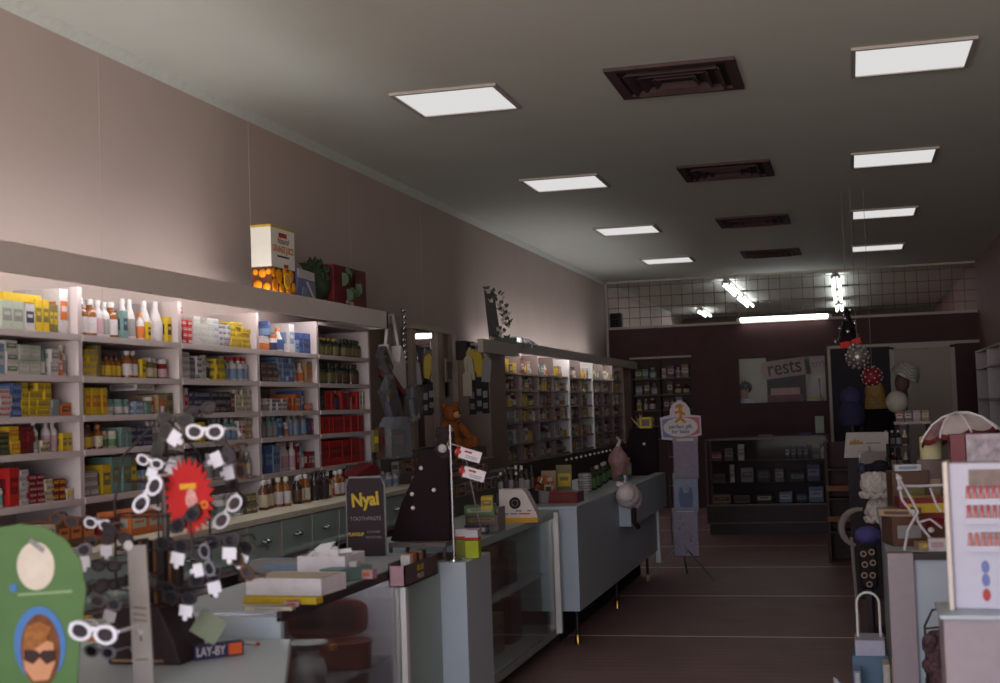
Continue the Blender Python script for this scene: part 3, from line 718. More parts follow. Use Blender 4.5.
# books and folders on the steps at near unit's end
def standing(name, cat, label, px, py, x, w, h, d, c, c2=None, rz=PI/2, lean=0):
    t = PX(px, py, x)
    o = MB().at((0, 0, 0), (lean, 0, 0)).box((0, 0, h/2), (w, d, h)).box((0, -d/2, h*.55), (w*.7, .004, h*.3), 1).build(name, [H(c), H(c2 or c)], bevel=.002)
    put(o, t, (0, 0, rz)); return tag(o, label, cat)
standing('book', 'book', 'yellow spined folder standing between the red goods and cellophane pack', 375, 452, -2.95, .05, .14, .03, 'olive', 'yellow', 1.2)
standing('book', 'book', 'dark red folder leaning beside the yellow spined one', 381, 458, -2.97, .04, .2, .05, 'brown', 'dark red', 1.2)
t = thing('cellophane_pack', 'floral gift pack in cellophane standing beside the dark red folder', 'pack', PX(396, 458, -2.9), 1.2)
MB().prism([(-.11, 0), (.11, 0), (.1, .2), (.06, .27), (-.06, .27), (-.1, .22)], -.05, .05).build('wrapper', film, t)
MB().box((0, 0, .1), (.15, .06, .18)).box((0, -.03, .12), (.08, .01, .06), 1).build('contents', [M('olive_floral', (108, 98, 76), .8, noise=.4, scale=40), H('pink')], t)
t = thing('folded_cloth', 'dark red folded cloth on the bench end behind the black board sign', 'cloth', PX(360, 476, -2.9), 1.2)
MB().prism([(-.13, 0), (.13, 0), (.11, .06), (.05, .08), (-.06, .04)], -.06, .06).build('fold', M('cloth_maroon', (96, 30, 34), .9), t, .015)

# ================================================================ COUNTERS on the left of the aisle
XC1, XC3 = -1.84, -1.72
lil = M('lilac_back', (206, 198, 208), .6, noise=.02)
dark_trim = M('counter_edge', (60, 50, 50), .5)
def counter(name, label): return thing(name, label, 'counter', (0, 0, 0))
# low front counter
u = counter('low_counter', 'low pale blue angled front counter carrying the sunglasses stand')
b = MB()
pl = [(-2.68, 2.4), (-1.5, 2.4), (-1.5, 3.36), (-1.80, 4.09), (-2.68, 4.09)]
b.add([(x, y, .745) for x, y in pl]+[(x, y, .78) for x, y in pl], [(4, 3, 2, 1, 0), (5, 6, 7, 8, 9)]+[(k, (k+1) % 5, 5+(k+1) % 5, 5+k) for k in range(5)])
b.build('top', blue_lam, u, .004)
MB().box2(-2.65, -1.86, 2.25, 4.09, .1, .745).build('body', blue_lam, u)
MB().box2(-2.6, -1.92, 2.3, 4.05, 0, .1).build('plinth', dark_trim, u)
# glass counter 1
u = counter('glass_counter', 'nearest glass fronted counter with pale blue end holding brown vanity cases')
MB().box2(-2.32, XC1, 4.1, 4.13, .1, .85).build('end_panel', blue_lam, u, .002)
MB().box2(-2.32, XC1, 4.13, 5.86, .856, .866).build('top', blue_lam, u)
MB().box2(XC1-.012, XC1+.006, 4.1, 5.86, .834, .8665).build('edge_trim', dark_trim, u)
MB().box2(-2.32, -2.29, 4.13, 5.86, .1, .845).build('back_panel', lil, u)
MB().box2(-2.29, XC1-.03, 4.13, 5.32, .36, .38).build('inner_floor', lil, u)
MB().box2(-2.29, XC1-.03, 5.30, 5.32, .38, .845).build('inner_side', lil, u)
MB().box2(XC1-.006, XC1, 4.13, 5.30, .36, .84).build('glass_front', glass, u)
MB().tube([(XC1-.032, 4.2, .846), (XC1-.032, 5.25, .846)], .006, 8).build('tube_lamp', emit('added_case_glow', (1, .97, .98), 38.0), u)  # tube added behind the edge trim to brighten the inside of the case
MB().box2(XC1-.02, XC1+.024, 5.30, 5.335, .1, .845).build('post', white_pt, u)
MB().box2(XC1-.02, XC1, 5.335, 5.86, .1, .845).build('side_panel', green_lam, u)
MB().box2(-2.29, XC1, 4.13, 5.30, .1, .36).build('base', blue_lam, u)
MB().box2(-2.27, XC1-.06, 4.15, 5.86, 0, .1).build('plinth', dark_trim, u)
sg = thing('glass_shelf', 'glass shelf inside nearest glass counter below the vanity cases', 'shelf', (0, 0, 0))
MB().box2(-2.28, XC1-.04, 4.2, 5.29, .50, .506).build('pane', glassy('shelf_glass', (.86, .92, .92), .8, .12), sg)
# pillar
u = counter('pillar_counter', 'narrow pale blue counter block between the two glass counters')
MB().box2(-2.4, XC3, 5.87, 6.3, .06, .82).build('body', blue_lam, u, .003)
MB().box2(-2.36, XC3-.05, 5.9, 6.28, 0, .06).build('plinth', dark_trim, u)
MB().box2(XC1-.1, XC1+.04, 6.24, 6.3, .82, .9).build('upstand', blue_lam, u, .003)
# glass counter 2
u = counter('glass_counter', 'second glass fronted counter with white sill and dark goods inside')
MB().box2(-2.4, XC1, 6.31, 8.4, .84, .85).build('top', green_lam, u)
MB().box2(XC1-.01, XC1+.006, 6.31, 8.4, .814, .852).build('edge_trim', green_lam, u)
MB().box2(-2.4, XC1-.006, 6.31, 6.33, .13, .84).build('end_panel', blue_lam, u)
MB().box2(-2.4, -2.37, 6.31, 8.4, .1, .832).build('back_panel', M('dark_back', (124, 104, 100), .7), u)
MB().box2(-2.37, XC1, 6.31, 8.4, .085, .13).build('sill', M('sill_paint', (150, 154, 150), .5), u)
MB().box2(XC1-.006, XC1, 6.31, 8.25, .13, .832).build('glass_front', glass, u)
MB().box2(XC1-.02, XC1+.034, 8.25, 8.29, .1, .85).build('post', white_pt, u)
MB().tube([(XC1-.03, 6.4, .831), (XC1-.03, 8.2, .831)], .006, 8).build('tube_lamp', emit('added_case_glow2', (1, .95, .92), 18.0), u)  # another added tube, hidden by the lip, to lift the dark interior
MB().box2(XC1-.02, XC1, 8.29, 8.4, .1, .832).build('side_panel', green_lam, u)
MB().box2(-2.37, XC1-.05, 6.35, 8.25, .47, .476).build('glass_shelf', glassy('shelf_glass', (.86, .92, .92), .8, .12), u)
MB().box2(-2.37, XC1-.1, 6.33, 8.4, 0, .085).build('plinth', dark_trim, u)
# long plain counter 3
u = counter('service_counter', 'long plain pale blue service counter standing on small metal feet')
MB().box2(-2.35, XC3, 8.42, 12.0, .21, .855).build('body', blue_lam, u, .003)
MB().box2(-2.37, XC3+.004, 8.41, 12.0, .855, .875).build('top', M('counter_top_blue', (176, 186, 192), .35), u, .002)
MB().box2(-2.3, XC3-.16, 8.5, 11.95, 0, .21).build('plinth', M('kick_dark', (40, 32, 32), .8), u)
MB().box2(XC3, XC3+.09, 10.0, 12.0, .6, .9).build('ledge_box', blue_lam, u, .003)
MB().box2(XC3-.02, XC3+.02, 11.97, 12.03, .1, .875).build('end_post', white_pt, u)
for y in (8.46, 9.95, 11.5):
    MB().lathe([(.02, 0), (.02, .05), (.012, .06), (.012, .21)], 10, [0, 0, 1, 1], (XC3-.03, y, 0)).build('foot', [brass, blackm], u)

# contents of glass counter 1
leather = M('brown_leather', (98, 50, 42), .4, noise=.15, scale=40)
def vanity_case(loc, rz, label, opened, s=1.0):
    t = thing('vanity_case', label, 'case', loc, rz); t.scale = (s, s*.68, s*.74)
    W, D, Hh = .17, .11, .15
    ol = [(W*math.copysign(abs(math.cos(a))**.5, math.cos(a)), D*math.copysign(abs(math.sin(a))**.5, math.sin(a))) for a in [2*PI*k/28 for k in range(28)]]
    def loft(z0, z1, mb, k0=1.0, k1=1.0):
        n = len(ol); vs = [(x*k0, y*k0, z0) for x, y in ol]+[(x*k1, y*k1, z1) for x, y in ol]
        mb.add(vs, [tuple(range(n-1, -1, -1)), tuple(range(n, 2*n))]+[(k, (k+1) % n, n+(k+1) % n, n+k) for k in range(n)])
    b = MB(); loft(0, Hh, b, .96, 1); b.build('body', leather, t, .006)
    b = MB(); loft(Hh*.92, Hh*.98, b, 1.02, 1.02); b.build('piping', M('piping', (120, 64, 48), .5), t)
    b = MB()
    if opened:
        b.at((0, D*.9, Hh), (math.radians(-100), 0, 0)); b.at((0, D, Hh+.0), (math.radians(80), 0, 0))
        b.T = Matrix.Translation((0, D, Hh)) @ Euler((math.radians(95), 0, 0)).to_matrix().to_4x4() @ Matrix.Translation((0, D, 0))
        loft(-.07, -.0, b, .94, 1)
        li = b.build('lid', leather, t, .006)
        c = MB(); c.T = b.T.copy(); loft(.001, .004, c, .8, .8); c.build('lining', M('lining', (62, 42, 40), .8), li)
    else:
        loft(Hh, Hh+.06, b, 1, .9); li = b.build('lid', leather, t, .006)
        c = MB(); c.tube([(-.06, 0, Hh+.06), (-.05, 0, Hh+.09), (.05, 0, Hh+.09), (.06, 0, Hh+.06)], .01); c.build('handle', leather, li)
    MB().box((0, -D-.004, Hh*.9), (.03, .012, .035)).ell((0, -D-.01, Hh*.95), (.014, .008, .014)).build('clasp', brass, t)
    return t
cp = PX(345, 640, XC1-.2)
vanity_case((-2.03, 5.0, .507), .5, 'open brown leather vanity case with raised lid inside the glass counter', True, .95)
vanity_case((-2.14, 4.5, .507), .6, 'closed brown leather vanity case behind the grey pouch in glass counter', False, .9)
t = thing('toilet_bag', 'grey fabric drawstring toilet bag with pale rim in the glass counter', 'bag', (PX(308, 650, -1.97).x, PX(308, 650, -1.97).y, .507), .4)
t.scale = (.62, .62, .62)
MB().lathe([(.07, 0), (.1, .03), (.11, .1), (.09, .17), (.05, .21), (.08, .25), (.12, .27)], 18).build('body', M('grey_cloth', (150, 148, 144), .9, noise=.15), t)
MB().tube([(.06*math.cos(a), .06*math.sin(a), .215) for a in [2*PI*k/16 for k in range(16)]], .008, 6, closed=True).build('drawstring', H('white'), t)
t = thing('soap_box', 'small red brown box lying on counter floor under the glass shelf', 'box', (-2.0, 5.05, .38), .3)
MB().box((0, 0, .04), (.2, .12, .08)).build('box', leather, t, .004); MB().box((0, 0, .084), (.2, .12, .01)).build('lid', H('brown'), t)
# contents of glass counter 2
for k, (y, z, w, h, c, c2, lab) in enumerate(((6.55, .13, .2, .22, 'cream', 'grey', 'cream upright box, near end of the second glass counter floor'), (6.9, .13, .22, .3, 'brown', 'dark red', 'brown carton on the second glass counter floor'), (7.35, .13, .3, .22, 'tan', 'brown', 'tan wide carton on the second glass counter floor'), (7.8, .13, .25, .3, 'dark red', 'brown', 'dark red tall carton, far end of second glass counter floor'), (6.55, .477, .16, .2, 'white', 'grey', 'white box on glass shelf, near end of second glass counter'), (6.85, .477, .2, .1, 'cream', 'tan', 'low cream box on glass shelf of second glass counter'), (7.3, .477, .28, .26, 'brown', 'black', 'big dark brown case on glass shelf of second glass counter'), (7.75, .477, .2, .24, 'black', 'brown', 'black case on glass shelf, far end of second glass counter'))):
    o = carton(c, c2, w, h, .2); COL.objects.link(o); put(o, (-2.08, y, z), (0, 0, PI/2)); tag(o, lab, 'box')

# ---------------------------------------------------------------- on counter 1
ZT1 = .867
def flat(name, cat, label, px, py, z, w, d, h, c, rz=0, c2=None, bev=.002):
    o = MB().box((0, 0, h/2), (w, d, h)).box((0, -d/2, h*.5), (w*.6, .002, h*.4), 1).box((0, 0, h), (w*.7, d*.6, .001), 1).build(name, [H(c), H(c2 or c)], bevel=bev)
    p = PZ(px, py, z); put(o, (p.x, p.y+d/2, z), rz); return tag(o, label, cat)
p = PZ(281, 597, ZT1)
t = thing('carton_tray', 'long white open carton lying across the near end of counter', 'box', (p.x, p.y+.14, ZT1), -.08)
b = MB().box((0, 0, .003), (.30, .2, .006))
for sx in (-1, 1): b.box((sx*.149, 0, .03), (.004, .2, .06)); b.box((0, sx*.099, .03), (.30, .004, .06))
b.build('tray', M('white_card', (226, 218, 222), .7), t)
MB().box((.0, .0, .035), (.27, .17, .05)).build('contents', H('cream'), t)
flat('book', 'book', 'mustard yellow flat book in front of the long white carton', 280, 604, ZT1, .28, .05, .022, 'yellow', -.08)
flat('magazine', 'magazine', 'pale magazine with dark print at the counter corner', 268, 611, ZT1, .16, .04, .012, 'cream', .1, 'grey')
flat('card_packet', 'packet', 'small pink packet beside the pale magazine', 289, 607, ZT1, .05, .05, .016, 'pink', .3, 'red')
flat('perspex_tray', 'tray', 'low grey perspex tray with pale blue pack behind white carton', 283, 573, ZT1, .3, .1, .05, 'grey', -.05, 'light blue')
flat('packet', 'packet', 'green grey flat packet leaning at the counter edge by white carton', 337, 583, ZT1, .1, .2, .05, 'teal', -.3, 'light blue')
flat('packet', 'packet', 'orange and white packet lying behind the green grey packet', 331, 566, ZT1, .12, .12, .035, 'white', -.5, 'orange')
flat('small_box', 'box', 'narrow white upright box in front of the tissue carton', 353, 580, ZT1, .03, .05, .07, 'white', 0)
flat('small_box', 'box', 'pale pink small box in front of the tissue carton', 366, 579, ZT1, .06, .04, .035, 'pink', -.1, 'orange')
p = PZ(369, 578, ZT1)
t = thing('tissue_carton', 'white open carton with crumpled white tissue on the counter edge', 'box', (-2.02, p.y+.05, ZT1), -.03)
b = MB().box((0, 0, .003), (.2, .2, .006))
for sx in (-1, 1): b.box((sx*.099, 0, .045), (.004, .2, .09)); b.box((0, sx*.099, .045), (.2, .004, .09))
b.build('carton', M('white_card', (226, 218, 222), .7), t)
b = MB()
for k in range(16):
    a, r_ = random.uniform(0, 6.3), random.uniform(0, .07)
    b.at((r_*math.cos(a), r_*math.sin(a), .075+random.uniform(0, .02)), (random.uniform(-1, 1), random.uniform(-1, 1), a)).box((0, 0, 0), (.05, .035, .02))
b.at((-.03, -.03, .1), (.3, .4, 0)).prism([(-.03, 0), (.02, -.01), (.03, .02), (.05, .07), (.02, .05), (-.01, .03)], -.006, .006)
b.build('tissue', paper, t)
# brown display box with yellow lettering on the aisle edge
t = thing('display_box', 'brown counter display box with yellow lettering overhanging the counter side', 'box', (-1.795, (PX(405, 575, -1.76).y+PX(438, 575, -1.76).y)/2, .805), PI/2)
BY = (PX(405, 575, -1.76).y+PX(438, 575, -1.76).y)/2; BL = (PX(438, 575, -1.76).y-PX(405, 575, -1.76).y)
bb = M('box_brown', (92, 76, 74), .6)
b = MB().box((0, 0, .003), (BL, .07, .006))
b.box((0, -.032, .0425), (BL, .006, .085)).box((0, .032, .0475), (BL, .006, .095)).box((BL/2-.003, 0, .045), (.006, .07, .09)); b.box((-BL/2+.003, 0, .0425), (.006, .07, .085), 1)
b.build('box', [bb, H('pink')], t)
yl = H('yellow'); rd = H('dark red'); wt = H('white')
text('FILLER', .032, yl, t, (-.02, -.0355, .058), bold=.001)
text('PADS', .03, H('cream'), t, (-.02, -.0355, .024), sx=1.2)
for k, (x, c, r_) in enumerate(((-.09, 'white', .3), (-.045, 'orange', 0), (0, 'brown', .2), (.045, 'tan', .1), (.09, 'black', .2))):
    o = carton(c, c, .036, .11, .04); o.name = 'packet'; COL.objects.link(o)
    put(o, (-1.795, BY+x, .812), (0, 0, PI/2)); tag(o, '%s packet standing in the brown display box' % c, 'packet')
# black board sign with yellow lettering
p = PY(367, 553, 5.72)
t = thing('counter_sign', 'black upright board sign with yellow and grey lettering on counter', 'sign', (p.x, 5.72, ZT1), .12)
blk = M('sign_black', (54, 42, 46), .7, spec=.2)
zt = 5.72/F_PX
hh = PY(367, 478, 5.72).z-ZT1; w = 40*zt/2
MB().prism([(-w, 0), (w, 0), (w*1.0, hh*.9), (w*.86, hh), (-w*.86, hh), (-w, hh*.9)], -.008, .008).build('board', blk, t)
MB().prism([(-w-.006, 0), (w+.006, 0), (w+.006, hh*.91), (w*.86, hh+.007), (-w*.86, hh+.007), (-w-.006, hh*.91)], -.0, .009).build('edge', H('grey'), t)
text('Nyal', .082, yl, t, (.0, -.0085, hh*.72), (PI/2, -.07, 0), bold=.0028, sx=.84)
text('TOOTHPASTE', .024, H('grey'), t, (.0, -.0085, hh*.48), sx=.95)
text('FLAVOUR', .021, yl, t, (-.045, -.0085, hh*.28), bold=.0008, sx=.8)
text('FLUORIDE', .013, H('grey'), t, (.035, -.0085, hh*.31)); text('PROTECTION', .012, H('grey'), t, (.035, -.0085, hh*.24))
for s in (-1, 1): MB().box((s*.05, .04, .01), (.012, .08, .02)).build('foot', blk, t)
# black velvet jewellery display on its glass topped base
velvet = M('black_velvet', (40, 29, 31), .95, noise=.15, scale=80, spec=.1)
p0 = PY(424, 560, 6.04)
t = thing('display_base', 'low glass and wood case carrying the black velvet display', 'case', (p0.x, 6.07, .822))
t.name = 'low_case'
wd = 62*6.0/F_PX/2
MB().box((0, .0, .07), (2*wd, .26, .02)).build('top', M('base_grey', (110, 100, 98), .4), t)
b = MB()
for sx in (-1, 1): b.box((sx*(wd-.008), -.122, .035), (.014, .014, .07)); b.box((sx*(wd-.008), .122, .035), (.014, .014, .07))
b.box((0, 0, .004), (2*wd, .26, .008)); b.build('frame', M('base_wood', (84, 66, 60), .5), t)
MB().box((0, -.126, .035), (2*wd-.03, .004, .06)).build('glass_front', glass, t)
def velvet_stand(loc, W, Hh, rz, label, slant):
    t = thing('jewellery_display', label, 'display stand', loc, rz)
    o = MB(); o.prism([(-W/2, 0), (W/2, 0), (W/2, Hh), (W/2-W*slant[0], Hh), (-W/2+W*slant[1], Hh*.72), (-W/2+W*slant[2], Hh*.42)], -.02, .06)
    o.build('panel', velvet, t, .006)
    MB().prism([(-.06, 0), (.06, 0), (0, Hh*.7)], .06, .12).build('strut', velvet, t)
    return t
vb = PY(421, 533, 6.04)
V_W, V_H = 66*6.04/F_PX, 92*6.04/F_PX
velvet_stand((vb.x, 6.04, .903), V_W, V_H, 0, 'tall black velvet jewellery display with slanted left side', (.45, .42, .2))
for k, (px, py) in enumerate(((421, 468), (412, 494), (434, 490), (413, 508))):
    q = PY(px, py, 6.016)
    o = MB().at((0, 0, 0)).ell((0, 0, 0), (.008, .006, .008), n=10, k=6)
    for j in range(6): o.ell((.007*math.cos(j*PI/3), -.002, .007*math.sin(j*PI/3)), (.004, .004, .004), n=8, k=5)
    o = o.build('brooch', M('diamante', (226, 210, 200), .2, .3)); put(o, q)
    tag(o, ['topmost small pale brooch on the tall black velvet display', 'left pale brooch halfway down the tall black velvet display', 'largest pale brooch, right of centre on tall velvet display', 'lowest pale brooch on the tall black velvet display'][k], 'brooch')
t = thing('soft_toy', 'black and grey floppy soft toy on top of the velvet display', 'toy', PY(446, 463, 6.06))
bf = M('toy_fur', (50, 40, 42), 1.0, noise=.4, scale=50)
MB().ell((0, 0, .06), (.055, .05, .065)).build('body', bf, t); hd = MB().ell((.005, -.01, .13), (.045, .04, .04)).build('head', bf, t)
MB().ell((.0, -.05, .07), (.022, .012, .02)).build('bib', wt, t); MB().ell((.035, -.02, .155), (.012, .012, .014)).build('ear', H('grey'), hd); MB().ell((-.03, 0, .155), (.014, .012, .016)).build('ear', bf, hd)
# display pole with two film boxes
pp = PY(454, 560, 5.92)
t = thing('display_pole', 'slim chrome display pole with side wire standing on pillar counter', 'stand', (pp.x, 5.92, .822))
ht = PY(454, 425, 5.92).z-.822
MB().tube([(0, 0, 0), (0, 0, ht)], .006, 8).build('pole', chrome, t)
q1 = PY(482, 535, 6.0)-Vector((pp.x, 5.92, .822)); q2 = PY(463, 447, 5.94)-Vector((pp.x, 5.92, .822))
MB().tube([q1, q2, (0, 0, ht*.86)], .0035, 6).build('brace_wire', chrome, t)
MB().lathe([(.04, 0), (.04, .006), (.01, .012)], 14).build('base', chrome, t)
MB().tube([(0, 0, ht*.9), (-.015, 0, ht*.86), (0, 0, ht*.8)], .004, 6).build('hook', chrome, t)
for k, (px, py) in enumerate(((470, 455), (474, 474))):
    q = PY(px, py, 5.9)
    t = thing('film_box', '%s of two white film boxes with red ends on the chrome pole' % ['upper', 'lower'][k], 'box', q, (0, .32, .3))
    MB().box((0, 0, 0), (.1, .045, .05)).build('carton', M('film_white', (228, 214, 216), .5), t)
    MB().at((-.055, 0, 0), (0, PI/2, 0)).lathe([(.024, -.012), (.024, .012)], 16).build('red_cap', H('red'), t)
    MB().at((-.0685, 0, 0), (0, PI/2, 0)).lathe([(.01, -.001), (.01, .001)], 12).build('cap_centre', wt, t)
    MB().at((.0, -.0235, .011)).box((-.012, 0, 0), (.035, .001, .009)).build('red_print', H('red'), t)
    MB().at((.0, -.0235, -.01)).box((.008, 0, .004), (.06, .001, .003)).box((.008, 0, -.004), (.055, .001, .003)).build('print_line', H('grey'), t)
# tea-green packs beside pole
pq = PY(464, 557, 6.0)
for k, (dx, c) in enumerate(((-.04, 'olive'), (.025, 'green'))):
    t = thing('green_pack', ['olive pack, left of the two with red and white tops', 'bright yellow green pack with red and white top by pole'][k], 'pack', (pq.x+dx+.01, 6.1-.06*k, .822))
    MB().box((0, 0, .04), (.062, .05, .08)).build('carton', M('lime_print' if k else 'olive_print2', (160, 170, 40) if k else (120, 122, 52), .6), t)
    MB().box((0, 0, .089), (.063, .051, .012)).build('red_band', H('red'), t)
    MB().box((0, 0, .112), (.062, .05, .034)).build('white_top', wt, t)
# goods massed behind pole on second counter
for k, (px, py, w, h, c, c2, lab) in enumerate(((472, 502, .16, .05, 'green', 'pale green', 'green flat packet behind the chrome pole'), (477, 513, .17, .05, 'brown', 'olive', 'brown packet lying under the green flat packet'), (474, 524, .12, .05, 'navy', 'white', 'dark blue packet lowest in pile behind the pole'), (487, 490, .06, .07, 'yellow', 'olive', 'yellow packet at the far end of pile behind the pole'))):
    o = carton(c, c2, w, h, .12); COL.objects.link(o); q = PY(px, py, 6.75+.05*k); put(o, (q.x, 6.9, .851+.051*(2-k) if k < 3 else .98), (0, 0, .2)); tag(o, lab, 'packet')
b_ = tag(MB().box2(-1.98, -1.86, 7.0, 7.15, .851, .978).build('small_carton', H('grey')), 'grey carton under the yellow packet on second counter', 'box')
# white card display with a round hole
q = PY(519, 522, 7.55)
t = thing('card_display', 'white counter display with round dark hole and orange foot', 'display', (q.x, 7.55, .851), .05)
k_ = 7.55/F_PX
ol = [(-20*k_, 0), (20*k_, 0), (19*k_, 8*k_), (8*k_, 30*k_), (4*k_, 34*k_), (-20*k_, 34*k_)]
cy_ = 20*k_
MB().prism(ol, 0, .12).build('box', M('card_white', (214, 200, 196), .7), t)
MB().prism(circ(-3.5*k_, cy_, 6*k_), -.004, 0).build('hole', M('hole_dark', (40, 32, 34), .8), t)
MB().ring(circ(-3.5*k_, cy_, 3.4*k_), circ(-3.5*k_, cy_, 2.8*k_), -.006, -.004).build('hole_mark', H('grey'), t)
MB().box((0, -.004, 2.5*k_), (40*k_, .01, 5*k_)).build('orange_foot', M('foot_orange', (206, 150, 50), .6), t)
for x, z, w, c in ((-14, 9, 7, 'grey'), (-5, 9, 7, 'grey'), (6, 9, 12, 'orange'), (0, 12, 6, 'grey'), (11, 12, 4, 'grey')):
    MB().box((x*k_, -.001, z*k_), (w*k_, .002, 1.6*k_)).build('print_line', H(c), t)
# dark little bottles behind it
for k in range(12):
    px = 503+2.6*k; q = PY(px, 486, 8.6)
    o = bottle('black', random.choice(['brown', 'grey', 'black']), random.choice(['white', 'orange', 'cream', 'black']), .02, .13+.02*(k % 3), False); COL.objects.link(o)
    put(o, (q.x, 8.55+.06*(k % 2), .876+.09)); tag(o, 'black scent bottle, %s along the tray above the round hole display' % ORD[k], 'bottle', 'scent bottles on the counter tray')
q = PY(517, 487, 8.6)
tag(put(MB().box((0, 0, .045), (.24, .2, .088)).build('tray', H('black'), bevel=.003), (PY(517, 487, 8.58).x, 8.58, .876)), 'black tray block carrying small scent bottles', 'tray')
t = thing('flower_tin', 'mottled pot of red and white packets beyond the scent bottles', 'pot', (PY(543, 490, 8.75).x, 8.75, .876))
MB().lathe([(.05, 0), (.06, .08), (.058, .08)], 14).build('pot', H('grey'), t)
b = MB()
for k in range(20): b.at((random.uniform(-.05, .05), random.uniform(-.05, .05), .09+random.uniform(0, .08)), (random.random()*3, random.random()*3, 0)).box((0, 0, 0), (.035, .008, .03), k % 3)
b.build('packets', [wt, H('orange'), H('brown')], t)
def on3(px, py, w, h, c, c2, lab, cat='box', d=.12, y=None):
    q = PZ(px, py, .876); o = carton(c, c2, w, h, d); COL.objects.link(o); put(o, (q.x, q.y+d/2, .876), (0, 0, random.uniform(-.1, .3))); return tag(o, lab, cat)
on3(563, 503, .2, .07, 'dark red', 'brown', 'dark red low tray box at the near end of service counter', d=.2)
on3(564, 496, .11, .22, 'olive', 'yellow', 'tall yellow box standing on the service counter', d=.05)
on3(549, 470+30, .1, .2, 'tan', 'orange', 'tan picture pack behind the dark red tray box', d=.04)
q = PZ(584, 493, .876)
for k in range(4):
    o = bottle('white', 'grey', 'grey', .05, .035, False, True); COL.objects.link(o); put(o, (q.x, q.y+.05, .876+.036*k)); tag(o, 'round white tin, %s up in the stack beside the yellow box' % ORD[k], 'tin', 'stacked round tins')
for k in range(6):
    q = PZ(593+3*k, 490-2*k, .876); o = bottle('dark green', 'green', random.choice(['cream', 'black']), .03, .17, False); COL.objects.link(o)
    put(o, (q.x, q.y+.05*(k % 2), .876)); tag(o, 'green bottle, %s in the row beyond the white tins' % ORD[k], 'bottle', 'green bottles on service counter')
on3(612, 478, .12, .1, 'dark red', 'cream', 'dark red and cream box beyond the green bottles')
# pink doll-like cone wrap, white cloth bag over the edge, black velvet box display, leaf, yellow box
q = PZ(619, 480, .876)
t = thing('wrapped_gift', 'pink cone shaped cellophane wrapped gift on the service counter', 'gift', (q.x, q.y, .876))
MB().lathe([(.055, 0), (.07, .05), (.065, .11), (.09, .16), (.08, .21), (.015, .29)], 16).build('wrap', M('pink_wrap', (166, 126, 118), .5, noise=.25, scale=25), t)
MB().tube([(0, 0, .28), (.02, 0, .34), (-.01, 0, .37)], [.02, .012, .004], 8).build('tuft', wt, t)
MB().lathe([(.05, 0), (.055, .05)], 12, 0, (.07, -.1, 0)).build('silver_cup', chrome, t)
for k in range(4):
    q = PZ(632+5*k, 477-k, .876); o = bottle(['red', 'orange', 'pink', 'red'][k], 'cream', 'white', .028, .16, False); COL.objects.link(o); put(o, (q.x-.12, q.y, .876)); tag(o, '%s bottle, %s behind the cone shaped gift' % (['red', 'orange', 'pink', 'red'][k], ORD[k]), 'bottle')
q = PY(616, 500, 10.6)
t = thing('cloth_bag', 'white puffy cloth bag hanging over the service counter edge', 'bag', (XC3+.1, 9.85, .74))
b = MB().ell((0, 0, .1), (.09, .16, .09)).ell((.02, .1, .07), (.07, .1, .085)).ell((0, -.1, .12), (.07, .09, .07))
b.build('body', M('puffy_white', (222, 204, 202), .9), t)
MB().tube([(0, 0, .17), (-.08, 0, .19)], .02).build('strap', M('puffy_white', (206, 190, 186)), t)
MB().tube([(.03, .05, .02), (.03, .05, -.1), (.05, .1, -.14)], .02, 8).build('tassel', blackm, t)
q = PY(646, 478, 12.2)
velvet_stand((q.x-.02, 12.1, .86), .3, .42, 0, 'squarish black velvet display at the far end of service counter', (.8, .1, .03)).location.z = .876
o = put(MB().ell((0, 0, 0), (.014, .008, .014), n=10, k=6).build('brooch', M('diamante', (226, 210, 200), .2, .3)), PY(644, 444, 12.075)); tag(o, 'single pale brooch on the squarish black velvet display', 'brooch')
vtop = .876+.42
t = thing('card_box', 'small yellow box with dark face standing on the squarish velvet display', 'box', (PY(646, 432, 12.1).x, 12.12, vtop))
MB().box((0, 0, .05), (.11, .06, .1)).build('carton', H('yellow'), t); MB().box((0, -.031, .05), (.07, .003, .06)).build('print', H('brown'), t)
t = thing('leaf_spray', 'pale dried leaf spray standing left of the small yellow box', 'plant', (PY(639, 432, 12.1).x+.015, 12.12, vtop))
b = MB()
for k in range(5):
    b.at((0, 0, 0), (0, -.7+.2*k, k)).prism([(0, 0), (.012, .06), (0, .15), (-.012, .06)], -.001, .001)
b.build('leaf', H('tan'), t)
# goods in the recess of the back partition
for z in (1.2, 1.43, 1.66, 1.9):
    struct(MB().box2(-3.12, -2.22, YB+.08, YB+.32, z-.02, z).build('trim_%d' % int(20+z*10), M('recess_shelf', (120, 104, 98), .6)))
struct(MB().box2(-3.12, -2.22, YB+.32, YB+.34, 1.0, 2.2).box2(-2.24, -2.22, YB+.08, YB+.32, 1.0, 2.2).box2(-3.12, -3.1, YB+.08, YB+.32, 1.0, 2.2).box2(-2.72, -2.7, YB+.08, YB+.32, 1.0, 2.2).build('trim_7', M('recess_back', (90, 70, 68), .7)))
for r, z in enumerate((1.2, 1.43, 1.66, 1.9)):
    x = -3.07; k = 0
    while x < -2.3:
        w = random.choice([.06, .08, .1])
        if not (-2.75 < x+w/2 < -2.67) and not (x+w > -2.72 and x < -2.7):
            c1, c2, c3 = random.choice(mut)
            if random.random() < .6: o = carton(c1 if c1 != 'amber' else 'brown', c2, w, random.uniform(.12, .19), .1)
            else: o = bottle(c1, c2, c3, w/2, random.uniform(.12, .18), False)
            COL.objects.link(o); put(o, (x+w/2, YB+.17, z)); tag(o, '%s item, %s from left on %s shelf of the back recess' % (c1, ORD[k], ['lowest', 'second lowest', 'third', 'highest'][r]), 'carton' if 'carton' in o.name else 'bottle', 'goods in the back recess')
            k += 1
        x += w+random.uniform(.01, .03)
